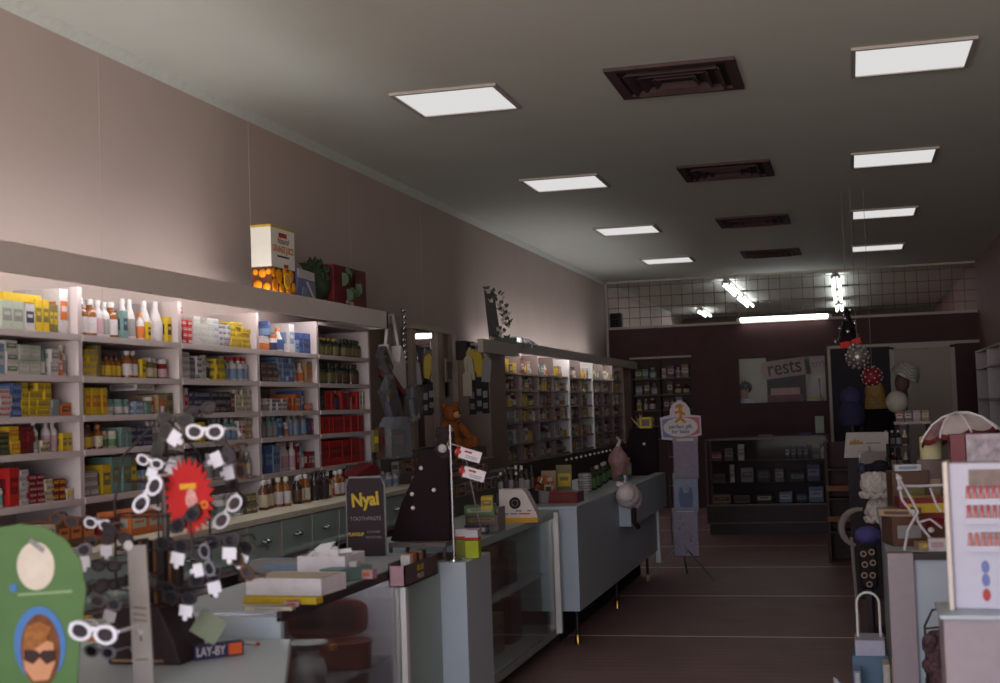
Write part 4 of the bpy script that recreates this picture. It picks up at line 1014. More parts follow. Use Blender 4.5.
# ornament and goods on top of the units
def top_at(px, py, x, z): return PX(px, py, x)
zt1 = 2.193
# ================================================================ ON TOP OF THE WALL UNITS
XBX = -3.06
ya, yb = PX(272, 286, XBX).y, PX(295.5, 292, XBX).y
zb = 2.192; hgt = PX(284, 228, XBX).z-zb-.01; wid = .12
t = thing('juice_carton', 'tall white carton with orange fruit picture on top of near wall unit', 'carton', (XBX-wid/2, (ya+yb)/2, zb), PI/2)
L = yb-ya
MB().box((0, 0, hgt*.7), (L, wid, hgt*.6)).build('upper_box', M('juice_white', (232, 226, 216), .5, noise=.02), t)
MB().box((0, 0, hgt*.2), (L, wid, hgt*.4)).build('lower_box', M('fruit_dark', (96, 50, 28), .5, noise=.3, scale=20), t)
MB().box((0, 0, hgt+.004), (L+.004, wid+.004, .012)).build('yellow_rim', H('yellow'), t)
b = MB(); c2 = MB()
for (x, z, r) in ((-.38, .12, .13), (-.1, .08, .11), (.2, .06, .12), (-.2, .27, .13), (.3, .3, .12), (.42, .13, .1), (.05, .33, .1), (-.42, .31, .09)):
    b.at((x*L, -wid/2-.001, z*hgt), (PI/2, 0, 0)).lathe([(r*L*1.0, 0), (r*L*.9, .003), (r*L*.5, .006)], 16)
for (y, z, r) in ((-.25, .1, .17), (.2, .13, .2), (-.05, .3, .18), (.3, .32, .12), (-.35, .32, .12)):
    b.at((-L/2-.001, y*wid, z*hgt), (0, -PI/2, 0)).lathe([(r*wid*1.1, 0), (r*wid, .003), (r*wid*.5, .006)], 16)
b.build('oranges', M('orange_fruit', (232, 146, 24), .5, noise=.12, scale=30), t)
c2.at((.1*L, -wid/2-.007, .22*hgt), (PI/2, 0, 0)).lathe([(.15*L, 0), (.14*L, .003)], 18)
c2.build('cut_orange', M('cut_orange', (244, 210, 60), .5), t)
MB().at((.1*L, -wid/2-.0105, .22*hgt), (PI/2, 0, 0)).lathe([(.11*L, 0), (.1*L, .001)], 18).build('orange_flesh', M('orange_flesh', (240, 164, 30), .5), t)
MB().at((.24*L, -wid/2-.012, .25*hgt)).ell((0, 0, 0), (.04*L, .002, .05*L)).build('blossom', wt, t)
text('Natural', .05, H('brown'), t, (0, -wid/2-.001, hgt*.81), shear=.3)
text('ORANGE JUICE', .052, M('orange_ink', (204, 138, 92), .6), t, (0, -wid/2-.001, hgt*.68), bold=.002, sx=.8)
MB().box((0, -wid/2, hgt*.9), (.34*L, .002, .026)).box((.12*L, -wid/2, hgt*.44), (.18*L, .002, .02)).build('red_print', H('red'), t)
MB().box((.0, -wid/2, hgt*.575), (.5*L, .002, .01)).build('print_line', H('navy'), t)
q0, q1 = PX(299, 290, -3.05), PX(318, 296, -3.05)
t = thing('powder_pack', 'white and blue pack with diagonal pale stripe beside the orange carton', 'pack', (-3.12, (q0.y+q1.y)/2, zb), PI/2)
w = q1.y-q0.y; h = PX(308, 270, -3.05).z-zb
MB().prism([(-w/2, 0), (w/2, 0), (w*.4, h*.95), (-w*.45, h)], -.06, .06).build('box', M('pack_blue', (110, 112, 150), .5), t)
MB().prism([(-w*.46, h*.7), (w*.42, h*.66), (w*.4, h*.95), (-w*.45, h)], -.062, .062).build('white_top', wt, t)
MB().prism([(-.05*w, h*.6), (.05*w, h*.6), (w*.46, 0), (w*.36, 0)], -.064, -.06).build('stripe', H('cream'), t)
MB().prism([(-w*.3, h*.05), (-w*.1, h*.05), (-w*.0, h*.35), (-w*.2, h*.4)], -.064, -.06).box((.1*w, -.062, .1*h), (.15*w, .004, .12*h)).build('flower_print', H('light blue'), t)
q = PX(326, 294, -3.08)
t = thing('leafy_ornament', 'dark green leafy mound between the blue pack and red picture', 'ornament', (-3.16, q.y, zb))
b = MB().ell((0, 0, .12), (.1, .13, .12))
for k in range(40):
    a, e = random.uniform(0, 6.28), random.uniform(.1, 1.5)
    b.at((.1*math.cos(a)*math.cos(e), .13*math.sin(a)*math.cos(e), .12+.13*math.sin(e)), (random.uniform(-1, 1), random.uniform(-1, 1), a)).prism([(0, -.01), (.02, .015), (0, .05), (-.02, .015)], -.002, .002)
b.build('leaves', M('leaf_dark', (52, 62, 44), .7, noise=.3, scale=20), t)
q0, q1 = PX(336, 297, -3.05), PX(368, 305, -3.05)
t = thing('picture_box', 'dark red picture box with green and white flowers on near wall unit', 'picture', (-3.09, (q0.y+q1.y)/2, zb), PI/2)
w = q1.y-q0.y; h = PX(352, 268, -3.05).z-zb
MB().box((0, 0, h/2), (w, .06, h)).build('box', M('deep_red', (96, 26, 30), .5, noise=.2, scale=10), t, .003)
b = MB(); g = MB(); 
for k in range(9):
    x, z = random.uniform(-.35, .35)*w, random.uniform(.25, .85)*h
    g.at((x, -.031, z), (PI/2, 0, random.random()*3)).lathe([(.045, 0), (.03, .003)], 9)
for x, z in ((.25, .55), (.12, .4), (-.1, .12), (.02, .1), (.3, .6)): b.box((x*w, -.032, z*h), (.09*w, .004, .07*h))
g.build('flower_print', M('leaf_print', (70, 84, 60), .6), t)['kind'] = 'stuff'; b.build('pale_print', H('cream'), t)
# black vase of white flowers at the far unit's end
q = PX(514, 336, -3.02)
t = thing('flower_ornament', 'tall black panel with cascading white flowers on the far unit end', 'ornament', (-3.12, q.y, 2.116), .3)
h = PX(494, 284, -3.02).z-2.116
MB().prism([(-.13, 0), (-.02, 0), (-.08, h), (-.17, h*1.02), (-.16, h*.7)], -.03, .03).build('panel', H('black'), t)
b = MB(); g = MB()
flw = []
for k in range(34):
    b = MB(); flw.append(b); g = b
    f = k/33; x = -.1+.1*math.sin(f*5)*.4+random.uniform(-.03, .14); z = .04+f*h*.95
    m_ = b if k % 2 == 0 else g
    for j in range(4):
        m_.at((x, -.05-random.uniform(0, .06), z), (random.uniform(-1, 1), random.uniform(-1, 1), j*PI/2)).prism([(0, 0), (.018, .016), (0, .046), (-.018, .016)], -.002, .002)
for k, b in enumerate(flw): b.build('leaf' if k % 2 else 'flower', M('leaf_grey', (92, 92, 80), .8) if k % 2 else M('silk_white', (200, 192, 184), .8), t)
MB().box((0, 0, .03), (.24, .14, .06)).build('base', H('dark green'), t)
q = PX(528, 347, -3.02)
t = thing('plastic_sheet', 'crumpled pale plastic draped over the far pelmet next to its end block', 'plastic', (-3.02, q.y, 2.141))
b = MB(); N = 12
vs = []; 
for i in range(N):
    for j in range(6):
        vs.append((.03-.05*j+.01*math.sin(i*2.1+j), -.35+.7*i/(N-1), .035*math.sin(i*1.7)*math.cos(j*1.3)+.045-(.0 if j > 0 else .1*abs(math.sin(i*.9)))))
b.add(vs, [(i*6+j, (i+1)*6+j, (i+1)*6+j+1, i*6+j+1) for i in range(N-1) for j in range(5)])
b.build('sheet', glassy('milky_film', (.8, .84, .88), 1, .5), t)

# ================================================================ SUNGLASSES FOREGROUND
def eye_outline(cx, s, sgn, cat=.12, n=22):
    o = []
    for k in range(n):
        a = 2*PI*k/n; x = math.cos(a); z = math.sin(a)
        lift = cat*max(0, x*sgn)*max(0, z+.3)
        o.append((cx+s*1.0*x, s*(.74*z+lift)))
    return o
def sunglasses(loc, rot, frame, label, lens='dark', tagc=None, W=.145, open_=True, group='sunglasses for sale'):
    t = thing('sunglasses', label, 'sunglasses', loc, rot, group)
    k = W/.145
    fm_ = M(frame.replace(' ', '_')+'_frame', {'white': (226, 222, 230), 'black': (48, 38, 42), 'dark green': (52, 52, 42), 'tortoise': (84, 50, 30), 'yellow': (216, 160, 40), 'grey': (120, 116, 124)}[frame], .3, noise=.05, spec=.5)
    b = MB()
    for s in (-1, 1):
        b.ring(eye_outline(s*.037*k, .034*k, s), eye_outline(s*.037*k, .0235*k, s), -.004, .004)
    b.prism([(-.01*k, .004*k), (.01*k, .004*k), (.01*k, .016*k), (-.01*k, .016*k)], -.004, .004)
    b.build('frame', fm_, t, .0012)
    for s in (-1, 1):
        MB().prism(eye_outline(s*.037*k, .0245*k, s), -.001, .001).build('lens', M('dark_lens', (40, 38, 44), .08, spec=.8, noise=.02), t)
        MB().tube([(s*.069*k, .003, .012*k), (s*.07*k, .06*k, .012*k), (s*.068*k, .11*k, .008*k), (s*.064*k, .135*k, -.012*k)], [.0045*k, .004*k, .004*k, .005*k], 6).build('temple', fm_, t)
    if tagc:
        MB().at((.03*k, -.007, -.045*k), (0, .1, 0)).box((0, 0, 0), (.054*k, .001, .042*k)).ell((-.0, 0, -.028*k), (.011*k, .003, .011*k)).build('price_tag', M('tag_white', (222, 218, 226), .7, noise=.02), t)
    return t
YS = 3.72
def gl(px, py, y, roll, frame, label, wpx=44, tagc=None, yaw=0, pitch=0):
    p = PY(px, py, y); return sunglasses(p, (pitch, roll, yaw), frame, label, tagc=tagc, W=wpx*y/F_PX)
# rotating stand
base = PZ(178, 652, .781)
t = thing('sunglasses_stand', 'dark spinner stand for sunglasses on the low front counter', 'stand', (base.x, YS, .781))
dk = M('stand_dark', (56, 44, 45), .5, noise=.2)
ww = 88*YS/F_PX
MB().prism([(-ww/2, 0), (ww/2, 0), (ww*.42, .06), (ww*.2, .17), (-ww*.42, .17), (-ww/2, .05)], -.09, .09).build('base', dk, t, .006)
MB().box((-.02, -.093, .012), (ww*.7, .004, .008)).build('base_trim', H('tan'), t)
top_z = PY(190, 400, YS).z-.781
MB().tube([(.02, .02, .15), (.02, .02, top_z*.98)], .012, 10).build('column', M('stand_column', (90, 80, 78), .4, .4), t)
bb_ = MB()
for k in range(7):
    x = -.075+.025*k; bb_.box((x, .0, .26), (.011, .03, .2), k % 2)
bb_.build('slatted_core', [H('black'), M('slat_brown', (110, 78, 58), .6)], t)
wb = MB()
for z in (.22, .34, .44, .54, .62):
    R = .15 if z < .5 else .12
    wb.tube([(R*math.cos(2*PI*k/28)+.02, R*.7*math.sin(2*PI*k/28), z) for k in range(28)], .0035, 6, closed=True)
for a in (0.4, 1.9, 3.4, 5.0):
    wb.tube([(.15*math.cos(a)+.02, .105*math.sin(a), .22), (.15*math.cos(a)+.02, .105*math.sin(a), .48), (.12*math.cos(a)+.02, .084*math.sin(a), .62), (.02, .02, top_z*.95)], .0035, 6)
wb.build('wire_frame', blackm, t)
# starburst sign
p = PY(189, 496, YS-.2)
t = thing('starburst_sign', 'red starburst sign with yellow strip on the sunglasses stand', 'sign', p, (0, -.05, 0))
pts = []
for k in range(48):
    a = 2*PI*k/48; r = (42 if k % 2 else 32)*(YS-.2)/F_PX; pts.append((r*.74*math.cos(a), r*1.03*math.sin(a)))
MB().prism(pts, -.002, .002).build('card', M('sign_red', (176, 30, 30), .6, noise=.05), t)
MB().box((-.0, -.003, .028), (.052, .002, .016)).build('yellow_strip', M('strip_yellow', (208, 150, 40), .6), t)
MB().at((.008, -.003, -.012), (PI/2, 0, 0)).ell((0, 0, 0), (.019, .026, .001)).ell((.0, .02, 0), (.014, .012, .001)).build('pale_print', M('print_pink', (200, 140, 134), .7, noise=.25, scale=80), t)
MB().ring(circ(.048, -.028, .012), circ(.048, -.028, .007), -.004, -.002).build('ring_print', M('ring_yellow', (206, 130, 40), .6), t)
MB().prism([(-.0, -.05), (.015, -.075), (.04, -.03), (.02, -.02)], -.004, -.002).box((.0, .0, -.12), (.008, .006, .12)).build('stem_print', dk, t)

gl(205, 432, YS-.28, .04, 'white', 'large white sunglasses facing forward above the red starburst sign', 47)
gl(148, 495, YS-.26, -.85, 'white', 'white sunglasses tilted steeply, left of the red starburst sign', 50)
gl(93, 633, 2.98, .13, 'white', 'white sunglasses at the bottom beside the boy poster', 62)
gl(176, 420, YS-.1, .1, 'dark green', 'dark green sunglasses on top of the spinner stand', 46, tagc=None)
gl(162, 440, YS-.12, -1.1, 'dark green', 'dark green sunglasses hanging on edge at upper left of spinner', 44, tagc=1)
gl(200, 410, YS+.02, -.15, 'black', 'black sunglasses at the very top of the spinner behind white pair', 40)
gl(224, 446, YS-.1, 1.1, 'black', 'black sunglasses on edge at upper right of the spinner with white tag', 44, tagc=1)
gl(238, 462, YS-.02, 1.3, 'tortoise', 'tortoise sunglasses on edge, rightmost of the upper spinner ring', 40, tagc=1)
gl(185, 520, YS-.22, -.6, 'black', 'black sunglasses crossing the lower half of the starburst sign', 44)
gl(172, 545, YS-.2, .1, 'black', 'black sunglasses with tag below the starburst sign', 44, tagc=1)
gl(222, 541, YS-.16, -.05, 'black', 'black sunglasses with tag on the lower right spinner ring', 44, tagc=1)
gl(180, 598, YS-.2, .05, 'black', 'black sunglasses with tag low on the spinner in front of base', 42, tagc=1)
gl(207, 560, YS-.2, 1.3, 'grey', 'grey sunglasses hanging on edge low on the spinner', 38, tagc=1)
gl(242, 566, YS-.12, .9, 'tortoise', 'tortoise sunglasses hanging low right against the white carton', 40)
gl(228, 512, YS-.05, -.9, 'white', 'white sunglasses seen edge on above the drawers, right of starburst', 44, yaw=.5)
gl(150, 462, YS-.2, .3, 'white', 'white sunglasses partly hidden at upper left of the starburst sign', 34, tagc=1)
gl(106, 566, 3.55, .03, 'black', 'black sunglasses with big round lenses left of the grey card', 38)
gl(100, 540, 3.6, -.1, 'tortoise', 'tortoise sunglasses above the round black pair, left of grey card', 40, tagc=1)
gl(64, 520, 3.6, .2, 'tortoise', 'tortoise sunglasses on the poster top edge', 40)
gl(98, 524, 3.62, .15, 'white', 'white rimmed sunglasses with dark lens above green poster edge', 36)
gl(92, 588, 3.5, -.2, 'black', 'black sunglasses lying slanted over right edge of green poster', 46)
gl(106, 603, 3.45, .2, 'grey', 'grey sunglasses with tag right of the green poster', 40, tagc=1)
gl(122, 582, 3.42, -.35, 'black', 'black sunglasses with white temple tucked behind the grey card', 34)
gl(100, 652, 3.3, .1, 'grey', 'grey sunglasses lowest in the pile under the white pair', 40)
for k, (px, py, y, rl, fr, lb) in enumerate(((160, 470, YS-.05, -1.2, 'black', 'black sunglasses on edge between the two white pairs at left'), (236, 492, YS+.02, 1.1, 'black', 'black sunglasses on edge halfway down the right of the spinner'), (205, 578, YS-.18, -.3, 'black', 'black sunglasses hanging low in the middle of the spinner'), (160, 585, YS-.16, .4, 'black', 'black sunglasses low on the spinner just right of grey card'), (238, 545, YS-.1, .3, 'dark green', 'dark green sunglasses at the right end of lower spinner ring'), (118, 535, 3.58, .5, 'black', 'black sunglasses tilted at top left corner of the grey card'), (76, 552, 3.58, -.2, 'grey', 'grey sunglasses at the right edge of green poster'))):
    gl(px, py, y, rl, fr, lb, 42, tagc=1 if k % 2 == 0 else None)
# rack the left glasses hang on
p = PZ(100, 640, .781)
t = thing('wire_rack', 'small black wire rack holding sunglasses beside the green poster', 'rack', (p.x+.02, 3.56, .781))
b = MB()
for z in (.06, .14, .22, .29): b.tube([(-.09, -.02, z), (.07, -.02, z)], .003, 6)
for x in (-.09, .07): b.tube([(x, .03, 0), (x, -.02, .06), (x, -.02, .3)], .004, 6)
b.tube([(-.1, .03, .004), (.08, .03, .004)], .004, 6)
b.build('wire', blackm, t)
# poster board: green card with a white disc and boy in sunglasses
YPp = 3.12
def pk(px, py, dy=0):
    q = PY(px, py, YPp-dy); return (q.x, q.z)
t = thing('poster', 'green show card with white disc and a boy in sunglasses', 'poster', (0, 0, 0))
c0 = pk(40, 570); ks = YPp/F_PX
ol = [pk(-4, 700), pk(76, 700), pk(80, 640), pk(86, 590), pk(80, 560), pk(66, 540), pk(44, 527), pk(20, 524), pk(-4, 528)]
b = MB(); b.prism(ol, YPp, YPp+.004)
b.build('card', M('poster_green', (84, 112, 68), .6, noise=.05, scale=12), t)
cx, cz = pk(36, 566)
MB().prism(circ(cx, cz, 24*ks, 32, 27*ks), YPp-.002, YPp).build('white_disc', M('poster_white', (206, 192, 176), .6), t)
MB().at((cx+.005, YPp-.003, cz+.054), (0, .6, 0)).box((0, 0, 0), (.05, .001, .014)).build('disc_print', H('grey'), t)
q = pk(45, 593); MB().at((q[0], YPp-.001, q[1]), (0, -.06, 0)).box((0, 0, 0), (.16, .002, .006)).build('pale_line', M('poster_line', (140, 160, 120), .6), t)
cx, cz = pk(40, 644)
MB().prism(circ(cx, cz, 33*ks, 32, 42*ks), YPp-.002, YPp).build('blue_disc', M('poster_blue', (76, 116, 170), .6), t)
cx, cz = pk(41, 650)
MB().prism(circ(cx, cz, 25*ks, 28, 40*ks), YPp-.004, YPp-.002).build('boy_hair', M('poster_hair', (112, 68, 38), .7, noise=.3, scale=40), t)
MB().prism([(cx-.05, cz-.02), (cx-.045, cz+.03), (cx-.02, cz+.045), (cx+.01, cz+.028), (cx+.04, cz+.02), (cx+.045, cz-.03), (cx+.025, cz-.075), (cx-.02, cz-.08), (cx-.045, cz-.05)], YPp-.006, YPp-.004).build('boy_face', M('poster_skin', (198, 140, 104), .7), t)
MB().prism([(cx-.048, cz-.025), (cx-.046, cz+.002), (cx-.01, cz+.0), (cx+.0, cz-.008), (cx+.01, cz+.0), (cx+.046, cz+.002), (cx+.046, cz-.025), (cx+.02, cz-.036), (cx, cz-.018), (cx-.02, cz-.036)], YPp-.007, YPp-.006).build('boy_sunglasses', M('poster_dark', (60, 40, 40), .5), t)
MB().prism([(cx-.05, cz+.0), (cx-.02, cz+.0), (cx+.02, cz+.025), (cx+.035, cz+.06), (cx, cz+.075), (cx-.04, cz+.06)], YPp-.007, YPp-.006).build('boy_fringe', M('poster_fringe', (150, 96, 52), .7, noise=.25, scale=60), t)
q = pk(14, 588); MB().box((q[0], YPp-.002, q[1]), (.02, .003, .02)).build('blue_corner', M('poster_blue', (76, 116, 170)), t)
# easel foot holding the card down to the counter
MB().tube([(pk(40, 560)[0], YPp+.01, pk(40, 560)[1]), (pk(40, 640)[0], YPp+.1, .781)], .005, 6).build('easel_strut', blackm, t)
# grey upright card
YC_ = 3.36
k_ = YC_/F_PX
q0 = PY(143, 640, YC_)
t = thing('display_card', 'tall narrow grey card with faint print left of the spinner stand', 'card', (q0.x, YC_, .781), (0, -.03, 0))
h = PY(143, 545, YC_).z-.781
MB().prism([(-12*k_, 0), (13*k_, 0), (11*k_, h), (-12*k_, h)], -.003, .003).build('card', M('card_grey', (138, 128, 122), .7), t)
b = MB()
for z, w in ((.55, 18), (.5, 16), (.46, 17)): b.at((0, -.004, h*z), (0, .12, 0)).box((0, 0, 0), (w*k_, .001, .003))
b.at((0, -.004, h*.33)).box((0, 0, 0), (.005, .001, .014)).box((0, 0, .02), (.003, .001, .004)); b.at((0, -.004, h*.18)).box((0, 0, 0), (15*k_, .001, .003))
b.build('print', H('brown'), t)
MB().prism(circ(-10*k_, h, .014), -.006, -.002).build('pale_tab', wt, t)
# books and boxes behind the poster on the low counter
for k, (px, py, w, h, c, c2, lab) in enumerate(((93, 548, .1, .08, 'pale green', 'orange', 'pale box with orange border behind the left sunglasses'), (40, 540, .14, .12, 'cream', 'dark red', 'cream carton with dark red print behind poster'), (70, 545, .08, .09, 'yellow', 'orange', 'yellow and orange packet behind poster edge'))):
    q = PY(px, py, 3.9); o = carton(c, c2, w, h, .1); COL.objects.link(o); put(o, (q.x, 3.92, .781), (0, 0, .1)); tag(o, lab, 'carton')
t = flat('book', 'book', 'dark red edged magazine lying near the white sunglasses', 112, 655, .781, .12, .08, .012, 'cream', .7, 'red')
t = flat('folded_card', 'card', 'grey green card leaning low on right of the spinner stand', 212, 622, .781, .01, .01, .004, 'teal', 0)
bpy.data.objects.remove(t)
p = PY(208, 600, YS-.12)
t = thing('folded_card', 'grey green pamphlet leaning on the right foot of the spinner', 'card', (p.x, YS-.12, .9), (-.3, .55, .2))
MB().box((0, 0, 0), (.085, .003, .075)).build('card', M('pamphlet_green', (112, 118, 98), .7), t)
# lay-by block and pencil
p = PZ(214, 660, .781)
t = thing('counter_sign', 'navy sign block with white lettering and orange panel on the low counter', 'sign', (p.x-.012, p.y+.05, .781), .75)
lw_ = .155
MB().prism([(-lw_/2, 0), (lw_/2, 0), (lw_/2, .043), (-lw_/2, .043)], -.015, .015).build('block', M('sign_navy', (48, 46, 78), .5), t, .001)
text('LAY-BY', .038, wt, t, (-.026, -.0156, .021), bold=.001, sx=.72)
MB().box((.05, -.0155, .022), (.042, .001, .034)).build('orange_panel', M('sign_orange', (206, 92, 40), .6), t)
p = PZ(247, 646, .781)
t = thing('pencil', 'white pencil with red end lying beside the navy sign block', 'pencil', (p.x, p.y+.02, .7855), -.15)
MB().at((0, 0, 0), (0, PI/2, 0)).lathe([(.004, -.03), (.004, .025)], 8).build('barrel', wt, t); MB().at((0, 0, 0), (0, PI/2, 0)).lathe([(.0048, .025), (.0048, .036), (.003, .038)], 8).build('red_end', H('red'), t)

# ================================================================ HATCH, PERSONS
hatch = struct(MB().box2(-1.54, -.33, YB+.035, YB+.04, 1.48, 2.13).build('window_1', glassy('hatch_glass', (.96, .96, .96), .03)))
fb = MB().box2(-1.56, -.31, YB-.012, YB+.01, 1.465, 1.485).box2(-1.56, -.31, YB-.012, YB+.01, 2.125, 2.145).box2(-1.56, -1.54, YB-.012, YB+.01, 1.465, 2.145).box2(-.33, -.31, YB-.012, YB+.01, 1.465, 2.145)
struct(fb.build('window_frame', M('hatch_frame', (70, 50, 48), .5), hatch))
struct(MB().box2(-2.1, .3, YB+1.3, YB+1.36, 0, 2.55).build('wall_dispensary', M('dispensary_paint', (196, 186, 170), .7)))
t = thing('sign_board', 'dark board with tan lettered band standing behind the hatch glass', 'sign', (-.9, YB+.5, .9))
MB().box((0, .02, .65), (.56, .03, 1.3)).box((0, .1, .02), (.4, .3, .04)).build('board', M('board_dark', (62, 40, 42), .8, spec=.05), t)
MB().at((.0, .0, 1.08), (0, -.1, 0)).box((0, 0, 0), (.7, .012, .26)).build('tan_band', M('band_tan', (196, 164, 146), .7), t)
MB().at((.48, .0, 1.12), (0, -.14, 0)).box((0, 0, 0), (.4, .012, .22)).build('pale_band', M('band_pale', (206, 184, 170), .7), t)
text('rests', .31, M('letters_dark', (58, 38, 40), .6), t, (-.02, -.008, 1.09), (PI/2, -.12, 0), bold=.003, sx=.82)
text('tns', .16, H('grey'), t, (.47, -.008, 1.13), (PI/2, -.14, 0))
MB().at((-.02, 0, .74), (0, 0, 0)).box((0, 0, .0), (.42, .012, .1)).build('pink_band', M('band_pink', (206, 150, 146), .7), t)
MB().at((-.02, 0, .62), (0, 0, 0)).box((0, 0, .0), (.5, .012, .14)).build('red_band', M('band_red', (120, 54, 52), .7, noise=.3, scale=12), t)
t = thing('desk_goods', 'yellow box and dark stand on the ledge at right of hatch', 'box', (-.46, YB+.25, 1.46))
MB().box((-.05, 0, .06), (.16, .08, .05)).build('yellow_box', H('yellow'), t); MB().prism([(.02, 0), (.1, 0), (.06, .14), (.05, .35), (.02, .35), (.04, .14)], -.03, .03).build('stand', H('brown'), t)
struct(MB().box2(-1.56, -.31, YB+.08, YB+.42, 1.42, 1.46).build('trim_8', M('hatch_ledge', (120, 104, 98), .5)))

def person(loc, rz, label, skin, top_c, leg_c, hair_c, joints, hair='short', height=1.7):
    t = thing('person', label, 'person', loc, rz)
    me = bpy.data.meshes.new('body'); J = list(joints.keys())
    me.from_pydata([joints[k][0] for k in J], [(J.index(joints[k][2]), J.index(k)) for k in J if joints[k][2]], [])
    o = bpy.data.objects.new('body', me); COL.objects.link(o)
    sk = o.modifiers.new('skin', 'SKIN'); sk.use_smooth_shade = True
    for i, k in enumerate(J):
        r = joints[k][1]; me.skin_vertices[0].data[i].radius = r if isinstance(r, tuple) else (r, r)
        me.skin_vertices[0].data[i].use_root = (k == 'pelvis')
    o.modifiers.new('sub', 'SUBSURF').levels = 2
    dg = bpy.context.evaluated_depsgraph_get(); dg.update()
    nm = bpy.data.meshes.new_from_object(o.evaluated_get(dg)); bpy.data.objects.remove(o)
    o = bpy.data.objects.new('body', nm); COL.objects.link(o); o.parent = t
    nm.materials.clear()
    for m_ in (skin, top_c, leg_c, H('brown')): nm.materials.append(m_)
    neck = joints['neck'][0][2]; hip = joints['pelvis'][0][2]
    hands = [Vector(joints[k][0]) for k in J if k.startswith('hand')]
    for p in nm.polygons:
        c = p.center
        if c.z > neck or any((c-h).length < .085 for h in hands): p.material_index = 0
        elif c.z > hip-.02: p.material_index = 1
        elif c.z > .07: p.material_index = 2
        else: p.material_index = 3
    nm.shade_smooth()
    hd = Vector(joints['head'][0]); R = .1
    hm = M(hair, hair_c, .7, noise=.25, scale=40)
    b = MB()
    if hair.endswith('bob'): b.ell((hd.x, hd.y+.02, hd.z+.03), (.1, .115, .115)).lathe([(.12, -.15), (.11, -.05), (.095, .05)], 16, 0, (hd.x, hd.y+.045, hd.z-.0), True, 1, .75)
    else: b.ell((hd.x, hd.y+.025, hd.z+.045), (.088, .105, .095))
    b.build('hair', hm, t)
    f = MB()
    for s in (-1, 1): f.ell((hd.x+s*.032, hd.y-.088, hd.z+.01), (.013, .008, .008))
    f.build('eyes', H('black'), t)
    MB().ell((hd.x, hd.y-.105, hd.z-.018), (.013, .02, .02)).ell((hd.x-.082, hd.y+.005, hd.z), (.012, .02, .03)).ell((hd.x+.082, hd.y+.005, hd.z), (.012, .02, .03)).build('nose_and_ears', skin, t)
    MB().ell((hd.x, hd.y-.09, hd.z-.055), (.025, .008, .006)).build('mouth', M('lips', (160, 84, 80), .6), t)
    for h, nmh in zip(hands, ('hand', 'hand')):
        b = MB()
        for k in range(4): b.tube([h+Vector((-.025+.017*k, 0, -.02)), h+Vector((-.028+.018*k, -.03, -.055)), h+Vector((-.026+.017*k, -.045, -.085+.006*abs(k-1.5)))], [.009, .008, .006], 6)
        b.tube([h+Vector((.03, -.01, 0)), h+Vector((.05, -.035, -.02)), h+Vector((.045, -.055, -.035))], [.01, .009, .007], 6)
        b.build('fingers', skin, t)
    return t
def standing_joints(Ht, arm='down', lean=0):
    k = Ht/1.7
    j = {'pelvis': ((0, 0, .93), (.15, .11), None), 'waist': ((0, -lean*.3, 1.08), (.13, .1), 'pelvis'), 'chest': ((0, -lean*.7, 1.28), (.16, .115), 'waist'), 'collar': ((0, -lean, 1.41), (.1, .08), 'chest'),
         'neck': ((0, -lean*1.05, 1.48), .05, 'collar'), 'jaw': ((0, -lean*1.15-.015, 1.545), (.06, .07), 'neck'), 'head': ((0, -lean*1.2, 1.6), (.078, .092), 'jaw'), 'crown': ((0, -lean*1.2+.01, 1.67), (.055, .065), 'head')}
    for s, n in ((-1, 'a'), (1, 'b')):
        j['shoulder'+n] = ((s*.17, -lean*.95, 1.38), .06, 'collar')
        if arm == 'reach':
            j['elbow'+n] = ((s*.24, -.1-lean, 1.14), .045, 'shoulder'+n); j['wrist'+n] = ((s*.17, -.31-lean, 1.1), .03, 'elbow'+n); j['hand'+n] = ((s*.15, -.39-lean, 1.09), (.04, .025), 'wrist'+n)
        else:
            j['elbow'+n] = ((s*.23, .02, 1.1), .045, 'shoulder'+n); j['wrist'+n] = ((s*.25, -.04, .87), .03, 'elbow'+n); j['hand'+n] = ((s*.25, -.06, .79), (.022, .04), 'wrist'+n)
        j['hip'+n] = ((s*.09, 0, .85), .095, 'pelvis'); j['knee'+n] = ((s*.1, -.02, .48), .06, 'hip'+n); j['ankle'+n] = ((s*.1, .01, .09), .04, 'knee'+n); j['toe'+n] = ((s*.11, -.13, .035), (.04, .035), 'ankle'+n)
    return {a: (tuple(v*k for v in p), (tuple(x*k for x in r) if isinstance(r, tuple) else r*k), pr) for a, (p, r, pr) in j.items()}
skin = M('skin', (198, 150, 124), .6, noise=.06)
q = PY(747, 391, YB+.72)
person((q.x+.06, YB+.72, q.z-1.6*1.06+.06), -.9, 'person with dark hair in a white coat behind hatch glass', skin, M('coat_white', (206, 210, 222), .8), M('trousers', (60, 58, 66), .8), (40, 30, 28), standing_joints(1.78, 'down', .1), 'dark_hair').location.z = 0
qz = PY(875, 392, 14.6)
person((qz.x, 14.6, 0), PI+.3, 'person with blonde hair and black top seen from behind near the doorway', skin, M('top_black', (32, 26, 28), .9), M('skirt_dark', (48, 40, 46), .9), (168, 132, 74), standing_joints(1.63, 'reach', .03), 'blonde_bob')

